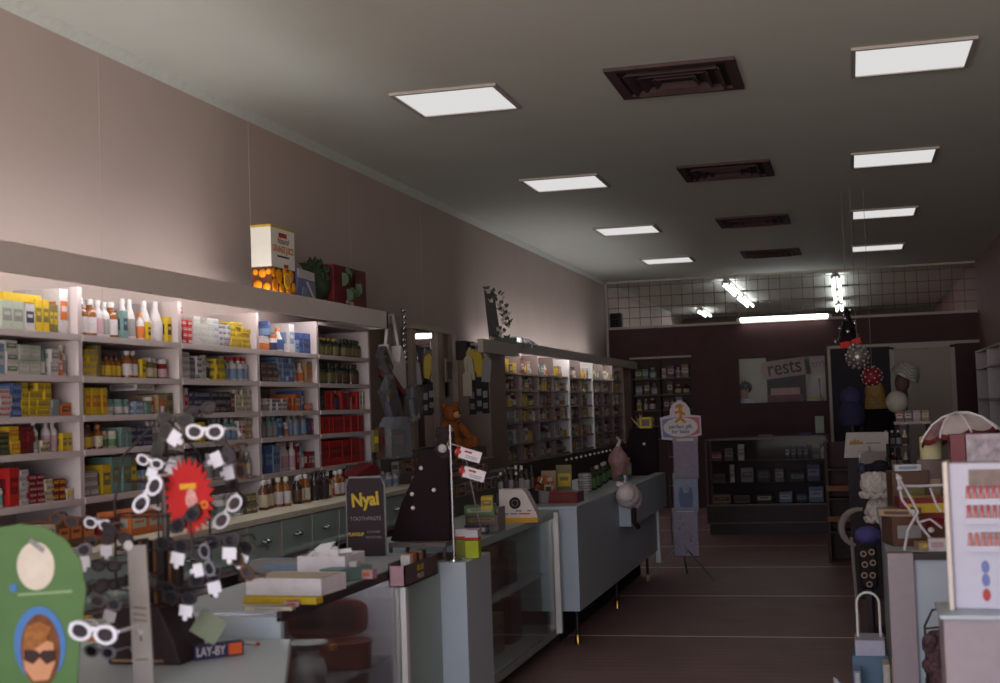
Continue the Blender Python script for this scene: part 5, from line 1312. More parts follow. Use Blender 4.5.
# ================================================================ REAR GLASS CASE
u = counter('glass_case', 'low dark glass display case standing before the back partition')
cx0, cx1, cy0, cy1 = -1.645, -.27, 15.5, 16.05
wd_ = M('case_wood', (62, 44, 42), .5, noise=.15)
MB().box2(cx0, cx1, cy0, cy1, .13, .33).build('base', wd_, u); MB().box2(cx0+.02, cx1-.02, cy0+.05, cy1, 0, .13).build('plinth', dark_trim, u)
MB().box2(cx0-.01, cx1+.01, cy0-.012, cy0+.02, .125, .14).box2(cx0, cx1, cy0-.01, cy0+.02, .325, .345).build('edge_trim', M('case_edge', (110, 90, 80), .5), u)
b = MB()
for x in (cx0+.012, cx1-.012):
    for y in (cy0+.012, cy1-.012): b.box2(x-.012, x+.012, y-.012, y+.012, .33, 1.09)
b.box2(cx0, cx1, cy0, cy0+.024, 1.07, 1.095).box2(cx0, cx1, cy1-.024, cy1, 1.07, 1.095)
b.build('frame', M('case_frame', (104, 82, 76), .4), u)
MB().box2(cx0, cx1, cy0, cy0+.005, .345, 1.07).build('glass_front', glassy('case_glass', (.9, .9, .9), .06), u); MB().box2(cx0, cx1, cy0, cy1, 1.095, 1.103).build('glass_top', glassy('case_glass', (.9, .9, .9), .06), u)
MB().box2(cx0, cx1, cy1-.01, cy1, .33, 1.08).build('back_panel', M('case_back', (70, 54, 54), .7), u)
for z in (.58, .83): MB().box2(cx0+.02, cx1-.02, cy0+.06, cy1-.02, z, z+.006).build('glass_shelf', glassy('shelf_glass', (.86, .92, .92), .8, .12), u)
items = []
for (x, w, h, c, c2, z) in ((.08, .12, .1, 'dark red', 'pink', .836), (.22, .1, .14, 'brown', 'grey', .836), (.36, .07, .18, 'cream', 'grey', .836), (.88, .04, .15, 'black', 'white', .836), (.95, .04, .15, 'black', 'grey', .836), (1.02, .04, .15, 'navy', 'light blue', .836), (1.09, .04, .15, 'black', 'light blue', .836), (1.2, .08, .16, 'brown', 'black', .836),
                          (.1, .14, .1, 'brown', 'black', .586), (.25, .05, .2, 'white', 'grey', .586), (.42, .14, .16, 'grey', 'brown', .586), (.6, .14, .14, 'black', 'brown', .586), (.78, .1, .14, 'brown', 'grey', .586), (.98, .16, .1, 'black', 'grey', .586), (1.16, .14, .18, 'purple', 'grey', .586),
                          (.12, .2, .1, 'tan', 'brown', .346), (.35, .18, .09, 'brown', 'black', .346), (.6, .18, .1, 'black', 'cream', .346), (.84, .14, .12, 'light blue', 'white', .346), (1.02, .12, .1, 'navy', 'grey', .346), (1.18, .16, .17, 'light blue', 'white', .346)):
    o = carton(c, c2, w, h, .12); COL.objects.link(o); put(o, (cx0+x+.04, cy0+.2, z)); sn = {.836: 'top', .586: 'middle', .346: 'bottom'}[z]
    items.append(sn); tag(o, '%s and %s box, %s from left on the %s level of rear glass case' % (c, c2, ORD[items.count(sn)-1], sn), 'box', 'boxes in the rear glass case')
o = bottle('white', 'pink', 'red', .03, .16, True); COL.objects.link(o); put(o, (cx1-.06, cy0+.15, .836)); tag(o, 'white bottle with red cap at right end of the rear glass case', 'bottle')
flat('card_stand', 'card', 'pale green card standing on the right end of rear case', 820, 433, 1.104, .1, .02, .2, 'pale green', .1)
flat('pen_tray', 'tray', 'blue strip tray lying on top of the rear case', 806, 434, 1.104, .14, .05, .012, 'blue', 0)
flat('pen_tray', 'tray', 'pale strip tray on the rear case left of the blue one', 765, 436, 1.104, .16, .05, .012, 'tan', 0)

# ================================================================ BIB STAND
Yb = 11.6
q = PY(684, 555, Yb)
t = thing('card_stand', 'metal tripod stand of packaged baby bibs with a gift sign', 'stand', (q.x, Yb, 0))
zt = PY(681, 436, Yb).z
b = MB().tube([(-.03, 0, .3), (-.03, 0, zt+.02)], .008, 8).tube([(-.1, .02, .3), (-.1, .02, zt-.05)], .005, 6).tube([(.1, .02, .3), (.1, .02, zt-.05)], .005, 6)
for z in (.3, .55, .8, 1.05): b.tube([(-.1, .02, z), (.1, .02, z)], .005, 6)
b.build('frame', steel, t)
for k, a in enumerate((PI*1.18, PI*1.82, PI*.5)):
    MB().tube([(-.02, 0, .32), (-.02+.34*math.cos(a), .34*math.sin(a), .012)], .008, 6).build('leg', steel, t)
sq = PY(681, 425, Yb); sl = (sq.x-q.x, sq.z)
k_ = Yb/F_PX
ol = [(-19.5, -13), (-10, -14.5), (0, -15), (10, -13.5), (20, -11), (20.5, 8), (10.5, 9.5), (10, 16), (6, 22), (0, 24.5), (-6, 22), (-9.5, 16), (-10, 10.5), (-20, 8.5)]
sgn = MB().at((sl[0], -.03, sl[1]), (0, -.03, 0)).prism([(x*k_, z*k_) for x, z in ol], -.004, .004).build('sign', M('sign_lilac', (200, 184, 186), .6, noise=.04), t)
MB().at((sl[0], -.036, sl[1]), (0, -.03, 0)).prism([(x*k_, z*k_) for x, z in ((-18, -11), (-2, -13), (-2, 8), (-18, 6.5))], -.001, 0).build('blue_panel', M('panel_blue', (124, 128, 168), .6), sgn)
MB().at((sl[0], -.036, sl[1]), (0, -.03, 0)).prism([(x*k_, z*k_) for x, z in ((2, -13), (18.5, -9), (19, 6.5), (2, 8))], -.001, 0).build('pink_panel', M('panel_pink', (188, 104, 118), .6), sgn)
MB().at((sl[0], -.038, sl[1]), (0, -.03, 0)).prism(circ(0, -2*k_, 17*k_, 28, 9.5*k_), -.001, .001).build('oval', M('oval_pale', (208, 196, 190), .6), sgn)
b = MB().at((sl[0], -.041, sl[1]), (0, 0, 0))
b.tube([(-4*k_, 0, 18*k_), (0, 0, 20*k_), (3*k_, 0, 18*k_)], 1.6*k_, 6).tube([(-5*k_, 0, 12*k_), (0, 0, 14*k_), (5*k_, 0, 10*k_)], 1.3*k_, 6).tube([(0, 0, 18*k_), (1*k_, 0, 12*k_), (0, 0, 7*k_), (-5*k_, 0, 3*k_)], 1.4*k_, 6).tube([(0, 0, 7*k_), (5*k_, 0, 2.5*k_)], 1.4*k_, 6)
b.build('gold_ribbon', M('ribbon_gold', (206, 140, 48), .6), sgn)
text('perfect gift', 5.2*k_, M('ink_lilac', (112, 100, 140), .6), t, (sl[0], -.042, sl[1]-1.5*k_), bold=.001); text('for baby', 5.2*k_, M('ink_lilac', (112, 100, 140)), t, (sl[0], -.042, sl[1]-6.5*k_), bold=.001)
for k, (py, hp, c, nm) in enumerate(((460, 36, (190, 160, 168), 'pink towelling bib in pack, topmost on the tripod stand'), (494, 32, (178, 186, 194), 'pale pack with blue bib, middle of the tripod stand'), (534, 42, (196, 176, 182), 'long pale patterned bib pack, lowest on the tripod stand'))):
    qq = PY(686.5, py, Yb)
    s = thing('bib_pack', nm, 'pack', (qq.x, Yb-.035, qq.z-hp*k_/2))
    w = 24*k_; h = hp*k_
    MB().box((0, 0, h/2), (w, .02, h)).build('cloth', M('bib_cloth_%d' % k, c, .8, noise=.12, scale=50), s, .004)
    MB().box((0, 0, h+.02), (w*1.05, .012, .05)).build('header_card', M('header_grey', (150, 138, 140), .6), s)
    MB().box((-.0, -.0065, h+.02), (w*.7, .002, .022)).build('header_print', wt, s)
    MB().box((0, -.013, h/2), (w*1.04, .002, h*1.02)).build('wrapper', glassy('pack_film', (.9, .9, .94), 1, .1), s)
    if k == 1: MB().prism([(-.05, .03), (.05, .03), (.065, .12), (.05, .2), (.03, .2), (.02, .15), (-.02, .15), (-.03, .2), (-.05, .2), (-.065, .12)], -.012, -.0105).build('blue_bib', M('bib_blue', (110, 128, 160), .8), s)
    if k == 2:
        for j in range(9): MB().at((random.uniform(-.08, .08), -.0115, .03+.034*j), (PI/2, 0, j)).lathe([(.014, 0), (.01, .001)], 6).build('leaf_print', M('leaf_tan', (150, 130, 120), .8), s)
# ================================================================ HANGING DECORATIONS
def thread(t, L): MB().tube([(0, 0, 0), (0, 0, L)], .002, 5).build('thread', H('grey'), t)
Yh = 12.4
q = PY(846, 320, Yh)
q = PY(848, 338, Yh)
t = thing('hanging_decoration', 'dark hanging foil decoration with silver bells and red bow', 'decoration', q)
k_ = Yh/F_PX
b = MB()
for j in range(5): b.lathe([(.01+.016*j, .27-.06*j), (.03+.018*j, .21-.06*j), (.012+.014*j, .2-.06*j)], 12)
b.build('foil_tier', M('foil_dark', (50, 40, 44), .35, .5), t)
for j in range(9):
    a = j*2.2; r = .03+.012*j; MB().ell((r*math.cos(a), r*math.sin(a)-.03, .25-.04*j), (.018, .018, .024), n=10, k=6).build('silver_bell', chrome, t)
b = MB()
for s in (-1, 1): b.at((.02, -.13, -.05), (0, -.25, 0)).prism([(0, -.01), (s*.03, -.028), (s*.09, -.032), (s*.095, .03), (s*.03, .026), (0, .012)], -.02, .02)
b.build('bow', M('bow_red', (216, 18, 18), .5), t, .004)
thread(t, ZC-q.z)
Yh -= .28; k_ = Yh/F_PX
q = PY(857.5, 357, Yh)
t = thing('hanging_ball', 'silver patterned ball hanging just below the red bow', 'decoration', q)
R = 11*k_
b = MB().ell((0, 0, 0), (R, R, R), n=20, k=14)
for j in range(46):
    z = 1-2*(j+.5)/46; a = j*2.4; r = math.sqrt(1-z*z); b.ell((R*r*math.cos(a), R*r*math.sin(a), R*z), (.011, .011, .011), 1, n=8, k=5)
b.build('ball', [M('ball_silver', (150, 142, 136), .35, .6, noise=.2, scale=20), M('stud_pale', (196, 186, 176), .3, .3)], t)
thread(t, ZC-q.z)
Yh += .12; k_ = Yh/F_PX
q = PY(872, 376.5, Yh)
t = thing('hanging_ball', 'red ball with white dots hanging below the silver ball', 'decoration', q)
R = 9.8*k_
b = MB().ell((0, 0, 0), (R, R, R), n=20, k=14)
for j in range(40):
    z = 1-2*(j+.5)/40; a = j*2.4; r = math.sqrt(1-z*z); b.ell((R*r*math.cos(a), R*r*math.sin(a), R*z), (.009, .009, .009), 1, n=8, k=5)
b.build('ball', [M('ball_red', (132, 34, 40), .5), wt], t)
thread(t, ZC-q.z)

# ================================================================ RIGHT SIDE OF THE AISLE
gl_panel = M('pinkish_panel', (160, 146, 150), .5, noise=.03)
# counter R1
u = counter('service_counter', 'pale blue counter right of the aisle with grey end post, carrying hats')
XR0 = .115
MB().box2(XR0, XR0+.1, 5.68, 5.78, .0, .868).build('end_post', gl_panel, u, .002)
MB().box2(XR0+.1, 1.2, 5.72, 5.76, .05, .84).build('end_panel', blue_lam, u)
MB().box2(XR0, 1.2, 5.76, 8.1, .845, .868).build('top', M('counter_top_blue', (150, 166, 176)), u)
MB().box2(XR0+.02, 1.2, 5.76, 8.1, .08, .845).build('body', blue_lam, u)
MB().box2(XR0+.1, 1.2, 5.69, 5.76, .84, .866).build('edge_trim', dark_trim, u)
# near counter carrying the nail card rack
q = PY(954, 610, 4.1)
zR = q.z
u = counter('side_counter', 'pinkish grey counter at the right carrying the white cosmetics rack')
MB().box2(q.x-.035, 1.3, 4.02, 4.25, .06, zR-.012).build('body', gl_panel, u, .003)
MB().box2(q.x-.045, 1.3, 4.0, 4.26, zR-.012, zR).build('top', blue_lam, u, .002)
MB().box2(q.x+.02, 1.3, 4.08, 4.22, 0, .06).build('plinth', dark_trim, u)
# cosmetics rack
q2 = PY(948, 462, 4.2)
t = thing('cosmetics_rack', 'white upright cosmetics rack with rows of red lipsticks on right counter', 'rack', (q.x+.005, 4.12, zR), -.12)
Hr = q2.z-zR; W = .22
rk = M('rack_white', (188, 184, 198), .4, noise=.02)
MB().box2(0, W, .0, .1, 0, Hr).build('panel', rk, t, .004)
MB().box2(-.014, 0, -.03, .1, 0, Hr+.005).build('side', M('rack_side', (214, 200, 190), .4), t, .003)
def row(z, n, c, nm, hh=.046, group='lipsticks in the white rack'):
    for k in range(n):
        o = MB().lathe([(.0065, 0), (.0065, hh*.55), (.005, hh*.55), (.005, hh*.95), (.003, hh)], 10, [0, 0, 1, 1]).build('lipstick', [M('lipstick_case_'+c, (196, 132, 128), .5), M('lipstick_'+c, (182, 80, 78) if c == 'red' else (186, 112, 96), .5)])
        m_ = Matrix.Translation(t.location) @ Euler((0, 0, -.12)).to_matrix().to_4x4() @ Vector((.052+.0175*k, -.012, z+.0025))
        put(o, m_); tag(o, '%s lipstick, %s from left in the %s row of white rack' % (c, ORD[k], nm), 'lipstick', group)
rows = [(Hr*.73, 'red', 'upper'), (Hr*.6, 'red', 'second'), (Hr*.41, 'orange', 'lowest')]
for z, c, nm in rows:
    MB().box2(.04, W-.005, -.024, 0, z-.006, z+.002).box2(.04, W-.005, -.026, -.024, z-.006, z+.012).build('ledge', rk, t)
    row(z, 10, c, nm)
MB().box((.14, -.002, Hr*.89), (.17, .004, Hr*.13)).build('picture', M('picture_brown', (130, 112, 106), .6, noise=.2, scale=30), t)
MB().at((.14, -.003, Hr*.52)).box((0, 0, 0), (.12, .002, .006)).box((0, 0, -.012), (.1, .002, .004)).build('print_line', H('grey'), t)
for z, c in ((.29, 'blue'), (.2, 'blue'), (.1, 'red')):
    MB().at((.088, -.001, Hr*z), (PI/2, 0, 0)).lathe([(.014, 0), (.013, .003)], 16, 0, (0, 0, 0), True, .8, 1.3).build('sticker', M('sticker_'+c, (110, 120, 170) if c == 'blue' else (176, 70, 66), .6), t)
# striped white and purple stack at the far right edge
t = thing('striped_pack', 'white and purple striped packs piled at the right of the rack', 'pack', (q.x+.2, 3.9, .0))
b = MB(); p_ = MB()
for k in range(8):
    (b if k % 2 else p_).box2(-.03, .12, -.05, .05, .55+.062*k, .55+.062*(k+1)-.002)
b.build('white_pack', wt, t); p_.build('purple_pack', M('pack_lilac', (120, 108, 140), .6), t)
MB().box2(-.035, .125, -.055, .055, 0, .55).build('base', gl_panel, t)
# wire basket with brown furry thing hung in front of R1
q3 = PY(933, 612, 5.3)
t = thing('wire_basket', 'black wire handled basket holding brown furry stuff before right counter', 'basket', (q3.x+.03, 5.35, 0))
zz = q3.z
b = MB().tube([(-.06, 0, .3), (-.06, 0, zz-.06), (-.03, 0, zz), (.05, 0, zz+.01), (.12, 0, zz-.02)], .005, 6).tube([(-.055, .0, zz-.07), (.1, .0, zz-.05)], .004, 6).tube([(.11, 0, .0), (.12, 0, zz-.02)], .005, 6).tube([(-.06, 0, 0), (-.06, 0, .32)], .005, 6)
b.build('wire', blackm, t)
b = MB()
for k in range(60): b.at((random.uniform(-.05, .07), random.uniform(-.04, .04), random.uniform(.3, zz-.1)), (0, 0, 0)).ell((0, 0, 0), (.03, .03, .03), n=8, k=5)
b.build('fur', M('fur_brown', (92, 70, 72), 1, noise=.4, scale=60), t)
# stand with arched handle and books, low at the aisle edge
q4 = PY(877, 650, 6.3)
t = thing('book_rack', 'white floor rack with tall arched handle beside right counter end', 'rack', (q4.x-.03, 6.42, 0))
b = MB()
zt_ = PY(877, 593, 6.4).z
pts = [(-.05, 0, .3)]+[(-.05+.05*(1-math.cos(a)), 0, zt_-.05+.05*math.sin(a)) for a in [PI*k/10 for k in range(11)]]+[(.05, 0, .3)]
b.tube(pts, .0055, 8)
b.build('handle', white_pt, t)
MB().box((0, 0, .17), (.16, .2, .34)).build('body', M('rack_blue', (96, 116, 136), .6), t, .004)
MB().box((.0, -.01, .375), (.13, .2, .07)).build('top_box', M('rack_lilac', (176, 170, 186), .5), t, .003)
for k, (dx, w, h, c, lab) in enumerate(((.035, .03, .33, 'cream', 'cream book standing at front of the arched handle rack'), (.065, .02, .33, 'tan', 'tan book standing at front of the arched handle rack'), (-.09, .03, .3, 'light blue', 'blue book standing at left of the arched handle rack'))):
    o = MB().box((0, 0, h/2), (w, .14, h)).box((0, -.068, h/2), (w*.6, .008, h*.94), 1).build('book', [H(c), wt], bevel=.002); put(o, (q4.x+dx, 6.24, 0)); tag(o, lab, 'book')
t = thing('magazine', 'open pale magazine leaning low at the left of arched handle rack', 'magazine', (q4.x-.13, 6.2, .0), .3)
MB().prism([(-.07, 0), (.06, 0), (.05, .19), (-.06, .26)], -.004, .004).build('pages', M('mag_blue', (150, 170, 186), .6), t)
MB().prism([(-.075, 0), (-.06, 0), (-.05, .26), (-.065, .27)], -.012, .006).build('spine', wt, t)

# hats and bags displayed on the aisle end of the counter
terry = M('terry_white', (196, 182, 172), .95, noise=.2, scale=60)
def sunhat(px, py, y, w, label, c=None, tilt=.6, rz=0):
    q = PY(px, py, y); s = w*y/F_PX/2
    t = thing('sun_hat', label, 'hat', q, (tilt, 0, rz))
    MB().lathe([(s*.5, -.0), (s*.52, s*.35), (s*.42, s*.6), (s*.2, s*.7)], 20).build('crown', c or terry, t)
    MB().lathe([(s*.5, .0), (s*.8, -s*.06), (s, -s*.2), (s*.98, -s*.23), (s*.78, -s*.1), (s*.5, -s*.03)], 24, 0, (0, 0, 0), False).build('brim', c or terry, t)
    b = MB()
    for k in range(4): b.lathe([(s*.545, s*(.08+.09*k)), (s*.555, s*(.11+.09*k)), (s*.54, s*(.14+.09*k))], 20, 0, (0, 0, 0), False)
    b.build('ribbing', M('terry_shadow', (170, 156, 148), .95), t)
    return t
YHt = 8.6
q = PZ(878, 500, .868)
# hat tree holding them
t = thing('hat_stand', 'dark wire hat stand at the aisle end of the right counter', 'stand', (.22, 9.05, 0))
b = MB().tube([(0, 0, 0), (0, 0, 1.2)], .012, 8).tube([(0, 0, 1.12), (-.0, -.35, 1.06)], .007, 6).tube([(0, 0, .95), (0, -.32, .9)], .007, 6).tube([(0, 0, .8), (-.12, -.3, .76)], .007, 6)
b.lathe([(.18, 0), (.18, .015), (.02, .03)], 18); b.build('frame', blackm, t)
def puffhat(px, py, y, w, h, label, seed):
    q = PY(px, py, y); a = w*y/F_PX/2; c = h*y/F_PX/2
    t = thing('sun_hat', label, 'hat', q)
    vs = []; fs = []; n, k = 40, 24
    for i in range(k+1):
        th = PI*i/k
        for j in range(n):
            ph = 2*PI*j/n; d = 1+.1*math.sin(7*ph+seed)*math.sin(5*th+seed)+.05*math.sin(13*ph+3*th)
            vs.append((a*d*math.sin(th)*math.cos(ph), a*.8*d*math.sin(th)*math.sin(ph), c*d*math.cos(th)))
    for i in range(k):
        for j in range(n): fs.append((i*n+j, i*n+(j+1) % n, (i+1)*n+(j+1) % n, (i+1)*n+j))
    MB().add(vs, fs).build('crown', terry, t, angle=1.2)
    MB().tube([(a*.95*math.cos(x)*(1+.06*math.sin(9*x)), -a*.25+a*.6*math.sin(x), -c*.72+.01*math.sin(9*x)) for x in [2*PI*j/48 for j in range(48)]], .016, 8, closed=True).build('ruffled_brim', terry, t)
puffhat(875, 484, YHt, 27, 28, 'white puffy towelling sunhat, upper of the two on the hat stand', 0)
puffhat(879, 510, YHt+.05, 25, 24, 'white ruffled sunhat, lower of the two on the hat stand', 2)
q = PY(875, 468, YHt+.02)
t = thing('hair_net', 'dark crumpled scarf with blue edge above the upper sunhat', 'scarf', q)
MB().ell((0, 0, 0), (.1, .07, .03)).ell((.03, -.02, .02), (.05, .05, .03)).build('cloth', M('scarf_dark', (36, 30, 40), .9, noise=.3), t); MB().ell((-.08, -.02, .0), (.03, .04, .035)).build('blue_edge', H('navy'), t)
q = PY(851, 528, 9.0)
t = thing('beach_bag', 'pale crescent shaped bag standing at the foot of hat stand', 'bag', (q.x, 9.0, 0))
b = MB().tube([(.06+.12*math.cos(a), 0, q.z+.12*math.sin(a)) for a in [PI*.45+PI*.95*k/12 for k in range(13)]], [.012+.012*math.sin(PI*k/12) for k in range(13)], 8)
b.tube([(.02, 0, 0), (0.0, 0, q.z-.06)], .012, 8); b.build('handle', M('bag_pale', (140, 126, 118), .8), t)
q = PY(868, 535, 8.9)
t = thing('cushion', 'purple blue folded cloth cushion below the ruffled sunhat', 'cushion', (q.x, 8.9, .0))
MB().ell((.0, 0, q.z), (.085, .07, .06)).build('cloth', M('cloth_purple', (92, 84, 140), .9, noise=.15), t); MB().tube([(0, 0, 0), (0, 0, q.z-.03)], .02).build('post', blackm, t)
q = PY(877, 562, 8.0)
t = thing('patterned_bag', 'black shopping bag patterned with pale rings hanging at counter corner', 'bag', (XR0-.01, 8.0, 0))
k_ = 8.0/F_PX
zc = q.z
MB().box2(-.1, .0, -.12, .12, zc-.14, zc+.1).build('body', M('bag_black2', (36, 28, 30), .8), t, .02)
b = MB()
for x, z in ((-.075, .06), (-.03, .07), (-.07, -.0), (-.025, .01), (-.075, -.06), (-.03, -.06), (-.05, -.11)):
    b.at((x, -.122, zc+z), (0, 0, 0)).ring(circ(0, 0, .018, 14), circ(0, 0, .01, 14), -.002, .001)
b.build('ring_print', H('tan'), t)['kind'] = 'stuff'
MB().box2(-.07, -.04, -.01, .01, 0, zc-.13).build('stand_post', blackm, t)
t = thing('red_box', 'dark red box on the floor behind the arched handle rack', 'box', (.03, 7.3, 0)); 
MB().box((0, 0, .12), (.12, .2, .24)).build('carton', H('dark red'), t, .003); MB().box((0, -.101, .14), (.08, .003, .08)).build('print', H('brown'), t)
# brown magazine rack further back
q = PY(847, 500, 12.9)
t = thing('shelf_rack', 'brown wooden rack with two tan rails beyond the hat stand', 'rack', (q.x, 12.9, 0))
rw = M('rack_wood', (70, 48, 42), .6, noise=.15)
for s in (-1, 1): MB().box((s*.17, 0, .55), (.03, .3, 1.1)).build('side', rw, t)
for z in (.28, .58, .85): MB().box((0, 0, z), (.31, .3, .02)).build('shelf', rw, t)
for z in (.4, .68): MB().box((0, -.15, z), (.36, .02, .05)).build('rail', M('rail_tan', (136, 86, 52), .6), t)
MB().box((0, .14, .55), (.32, .02, 1.1)).build('back_panel', rw, t)
# white carton sign on top of goods, blue pack below
q = PY(866, 445, 10.5)
k_ = 10.5/F_PX
t = thing('show_carton', 'wide white carton with gold crown print facing the aisle', 'carton', (q.x, 10.5, 0))
MB().prism([(-21*k_, q.z-11.5*k_), (20*k_, q.z-12*k_), (21*k_, q.z+12*k_), (-18*k_, q.z+12.5*k_)], -.06, .06).build('box', M('show_white', (186, 172, 164), .6), t)
b = MB().at((-9*k_, -.062, q.z+3*k_)).prism([(-7*k_, -2*k_), (7*k_, -2*k_), (6*k_, 1*k_), (4*k_, 0), (2*k_, 3*k_), (0, 1*k_), (-1*k_, 4*k_), (-3*k_, 1*k_), (-5*k_, 2*k_)], -.002, 0)
b.build('gold_print', M('print_gold', (170, 126, 66), .6), t)
MB().at((7*k_, -.061, q.z+2*k_)).box((0, 0, 0), (14*k_, .002, 1.5*k_)).build('print_line', H('grey'), t)
MB().box2(-18*k_, 18*k_, -.05, .16, 0, q.z-12*k_).build('base', M('base_navy', (60, 48, 52), .7), t)
t = thing('cellophane_pack', 'clear wrapped pale pack hanging in front of white carton', 'pack', PY(873, 463, 10.2))
MB().box((0, 0, 0), (.17, .06, .14)).build('contents', H('tan'), t); MB().box((.0, -.005, 0), (.2, .08, .17)).build('wrapper', film, t); MB().tube([(-.02, .04, .08), (-.02, .28, .12)], .004, 6).build('hook', steel, t)
# pegs and bottles rack right of it
t = thing('wire_shelf', 'tall dark wire shelf with small goods right of white carton', 'rack', (PY(897, 470, 10.8).x, 10.8, 0))
b = MB()
for x in (-.1, .1):
    for y in (-.08, .08): b.box((x, y, .6), (.012, .012, 1.2))
b.build('post', blackm, t)
for z in (.35, .55, .75, .95, 1.12): MB().box((0, 0, z), (.22, .18, .012)).build('shelf', M('shelf_grey', (90, 78, 74), .6), t)
for r, z in enumerate((.75, .95, 1.12)):
    for k in range(4):
        c1, c2, c3 = random.choice([('dark red', 'cream', 'white'), ('brown', 'grey', 'black'), ('cream', 'brown', 'white'), ('black', 'grey', 'white')])
        o = bottle(c1, c2, c3, .02, .12, False); COL.objects.link(o); put(o, (t.location.x-.07+.046*k, 10.76, z+.006)); tag(o, '%s bottle, %s from left on the %s level of tall wire shelf' % (c1, ORD[k], ['lower', 'middle', 'upper'][r]), 'bottle', 'bottles on the tall wire shelf')
# cap stands : white wavy cap on a head form, cream ball, blue caps
def cap_stand(px, py, y, label, rpx, kind):
    q = PY(px, py, y); r = rpx*y/F_PX
    t = thing('cap_stand', label, 'cap', (q.x, y, 0))
    MB().tube([(0, 0, .02), (0, 0, q.z-r*.5)], .012, 8).lathe([(.13, 0), (.13, .015), (.02, .025)], 16).build('pole', M('pole_grey', (110, 100, 98), .4, .5), t)
    if kind == 'wave':
        MB().ell((-r*.25, -.01, q.z-r*.6), (r*.55, r*.6, r*.8)).tube([(-r*.2, 0, q.z-r*1.2), (-r*.2, 0, q.z-r*1.9)], r*.35, 10).build('head_form', M('form_dark', (96, 72, 66), .7), t)
        b = MB()
        b.at((0, 0, q.z), (0, .5, 0)).lathe([(r*1.02, -r*.2), (r, .1*r), (r*.85, r*.5), (r*.5, r*.85), (r*.05, r)], 22).build('cap', M('cap_white', (188, 180, 166), .6), t)
        b = MB().at((0, 0, q.z), (0, .5, 0))
        for j in range(4):
            rr = math.sqrt(max(.05, 1-(.0+.24*j)**2)); b.tube([(r*rr*1.0*math.cos(a), r*rr*1.0*math.sin(a), r*(.0+.24*j)+.014*math.sin(a*6)) for a in [2*PI*k/40 for k in range(40)]], .011, 6, closed=True)
        b.build('ruffle', M('cap_ruffle', (150, 142, 130), .7), t)
    elif kind == 'blue':
        MB().ell((0, 0, q.z), (r, r*.9, r*.95)).build('upper_cap', M('cap_blue', (66, 62, 96), .8, noise=.15), t)
        MB().lathe([(r*1.0, -r*2.6), (r*1.25, -r*1.9), (r*1.1, -r*.9), (r*.8, -r*.4)], 18, 0, (0, 0, q.z)).build('lower_cap', M('cap_blue2', (56, 52, 80), .8, noise=.15), t)
    else:
        MB().ell((0, 0, q.z), (r, r, r*1.03), n=20, k=12).build('ball', M('ball_cream', (190, 178, 160), .6), t)
cap_stand(905, 375, 13.2, 'white ruffled swimming cap on dark head form before the white door', 12.5, 'wave')
cap_stand(897, 402, 12.6, 'plain cream round cap form below the ruffled swimming cap', 10.5, 'ball')
cap_stand(851, 397, 13.4, 'blue rounded swimming caps stacked on a stand left of person', 10.5, 'blue')
# pale shelf in front of the white door
t = thing('side_table', 'small table with pale top below the white door', 'table', (PY(912, 424, 12.0).x, 12.0, 0))
zt_ = PY(912, 421, 12.0).z
MB().box((0, 0, zt_-.012), (.3, .3, .024)).build('top', M('table_pale', (176, 164, 154), .5), t)
for sx in (-1, 1):
    for sy in (-1, 1): MB().box((sx*.13, sy*.13, (zt_-.024)/2), (.025, .025, zt_-.024)).build('leg', rw, t)
for k in range(4):
    o = carton(['dark red', 'brown', 'pink', 'tan'][k], 'cream', .06, .09, .06); COL.objects.link(o); put(o, (t.location.x-.1+.07*k, 12.0, zt_)); tag(o, '%s carton, %s from left on the small pale table' % (['dark red', 'brown', 'pink', 'tan'][k], ORD[k]), 'carton')
# goods piled on the right counter top
def onR(name, cat, lab, px, py, z, w, d, h, c, c2=None, rz=0, y=None):
    q = PY(px, py, y) if y else PZ(px, py, z)
    o = MB().box((0, 0, h/2), (w, d, h)).box((0, -d/2, h*.5), (w*.7, .003, h*.45), 1).box((0, 0, h), (w*.7, d*.6, .002), 1).build(name, [H(c), H(c2 or c)], bevel=.002)
    put(o, (q.x, (y or q.y)+d/2, z), rz); return tag(o, lab, cat)
Zt = .869
onR('box', 'box', 'brown and grey low box at the counter corner with white cords', 905, 545, Zt, .14, .2, .12, 'brown', 'grey', .2, 5.95)
onR('box', 'box', 'tan flat box lying on the low box at counter corner', 903, 520, Zt+.121, .15, .18, .03, 'tan', 'brown', -.3, 6.0)
onR('book', 'book', 'red and brown picture book pile right of the white cords', 930, 530, Zt, .16, .2, .1, 'dark red', 'brown', .3, 6.05)
onR('book', 'book', 'mustard flat book in front of the picture book pile', 932, 552, Zt, .12, .08, .03, 'tan', 'yellow', .2, 5.8)
onR('packet', 'packet', 'small white packet at the counter edge beside white rack', 938, 556, Zt, .07, .06, .05, 'white', 'pink', 0, 5.76)
onR('box', 'box', 'dark red long box with yellow print behind the white cords', 924, 505, Zt+.102, .22, .16, .09, 'dark red', 'yellow', .1, 6.1)
onR('box', 'box', 'large olive carton standing behind the cords', 908, 475, Zt, .17, .16, .28, 'brown', 'olive', .15, 6.6)
onR('box', 'box', 'brown upright carton right of the large olive one', 931, 480, Zt, .12, .16, .33, 'brown', 'tan', 0, 6.65)
onR('packet', 'packet', 'white packet with blue end lying on the olive carton', 907, 465, Zt+.281, .12, .08, .03, 'white', 'light blue', .1, 6.62)
o = MB().lathe([(.05, 0), (.052, .1), (.046, .108)], 18).build('drum', M('drum_cream', (196, 182, 140), .6)); put(o, (PY(931, 446, 6.7).x, 6.72, Zt+.331)); tag(o, 'cream round drum standing on the brown carton', 'tin')
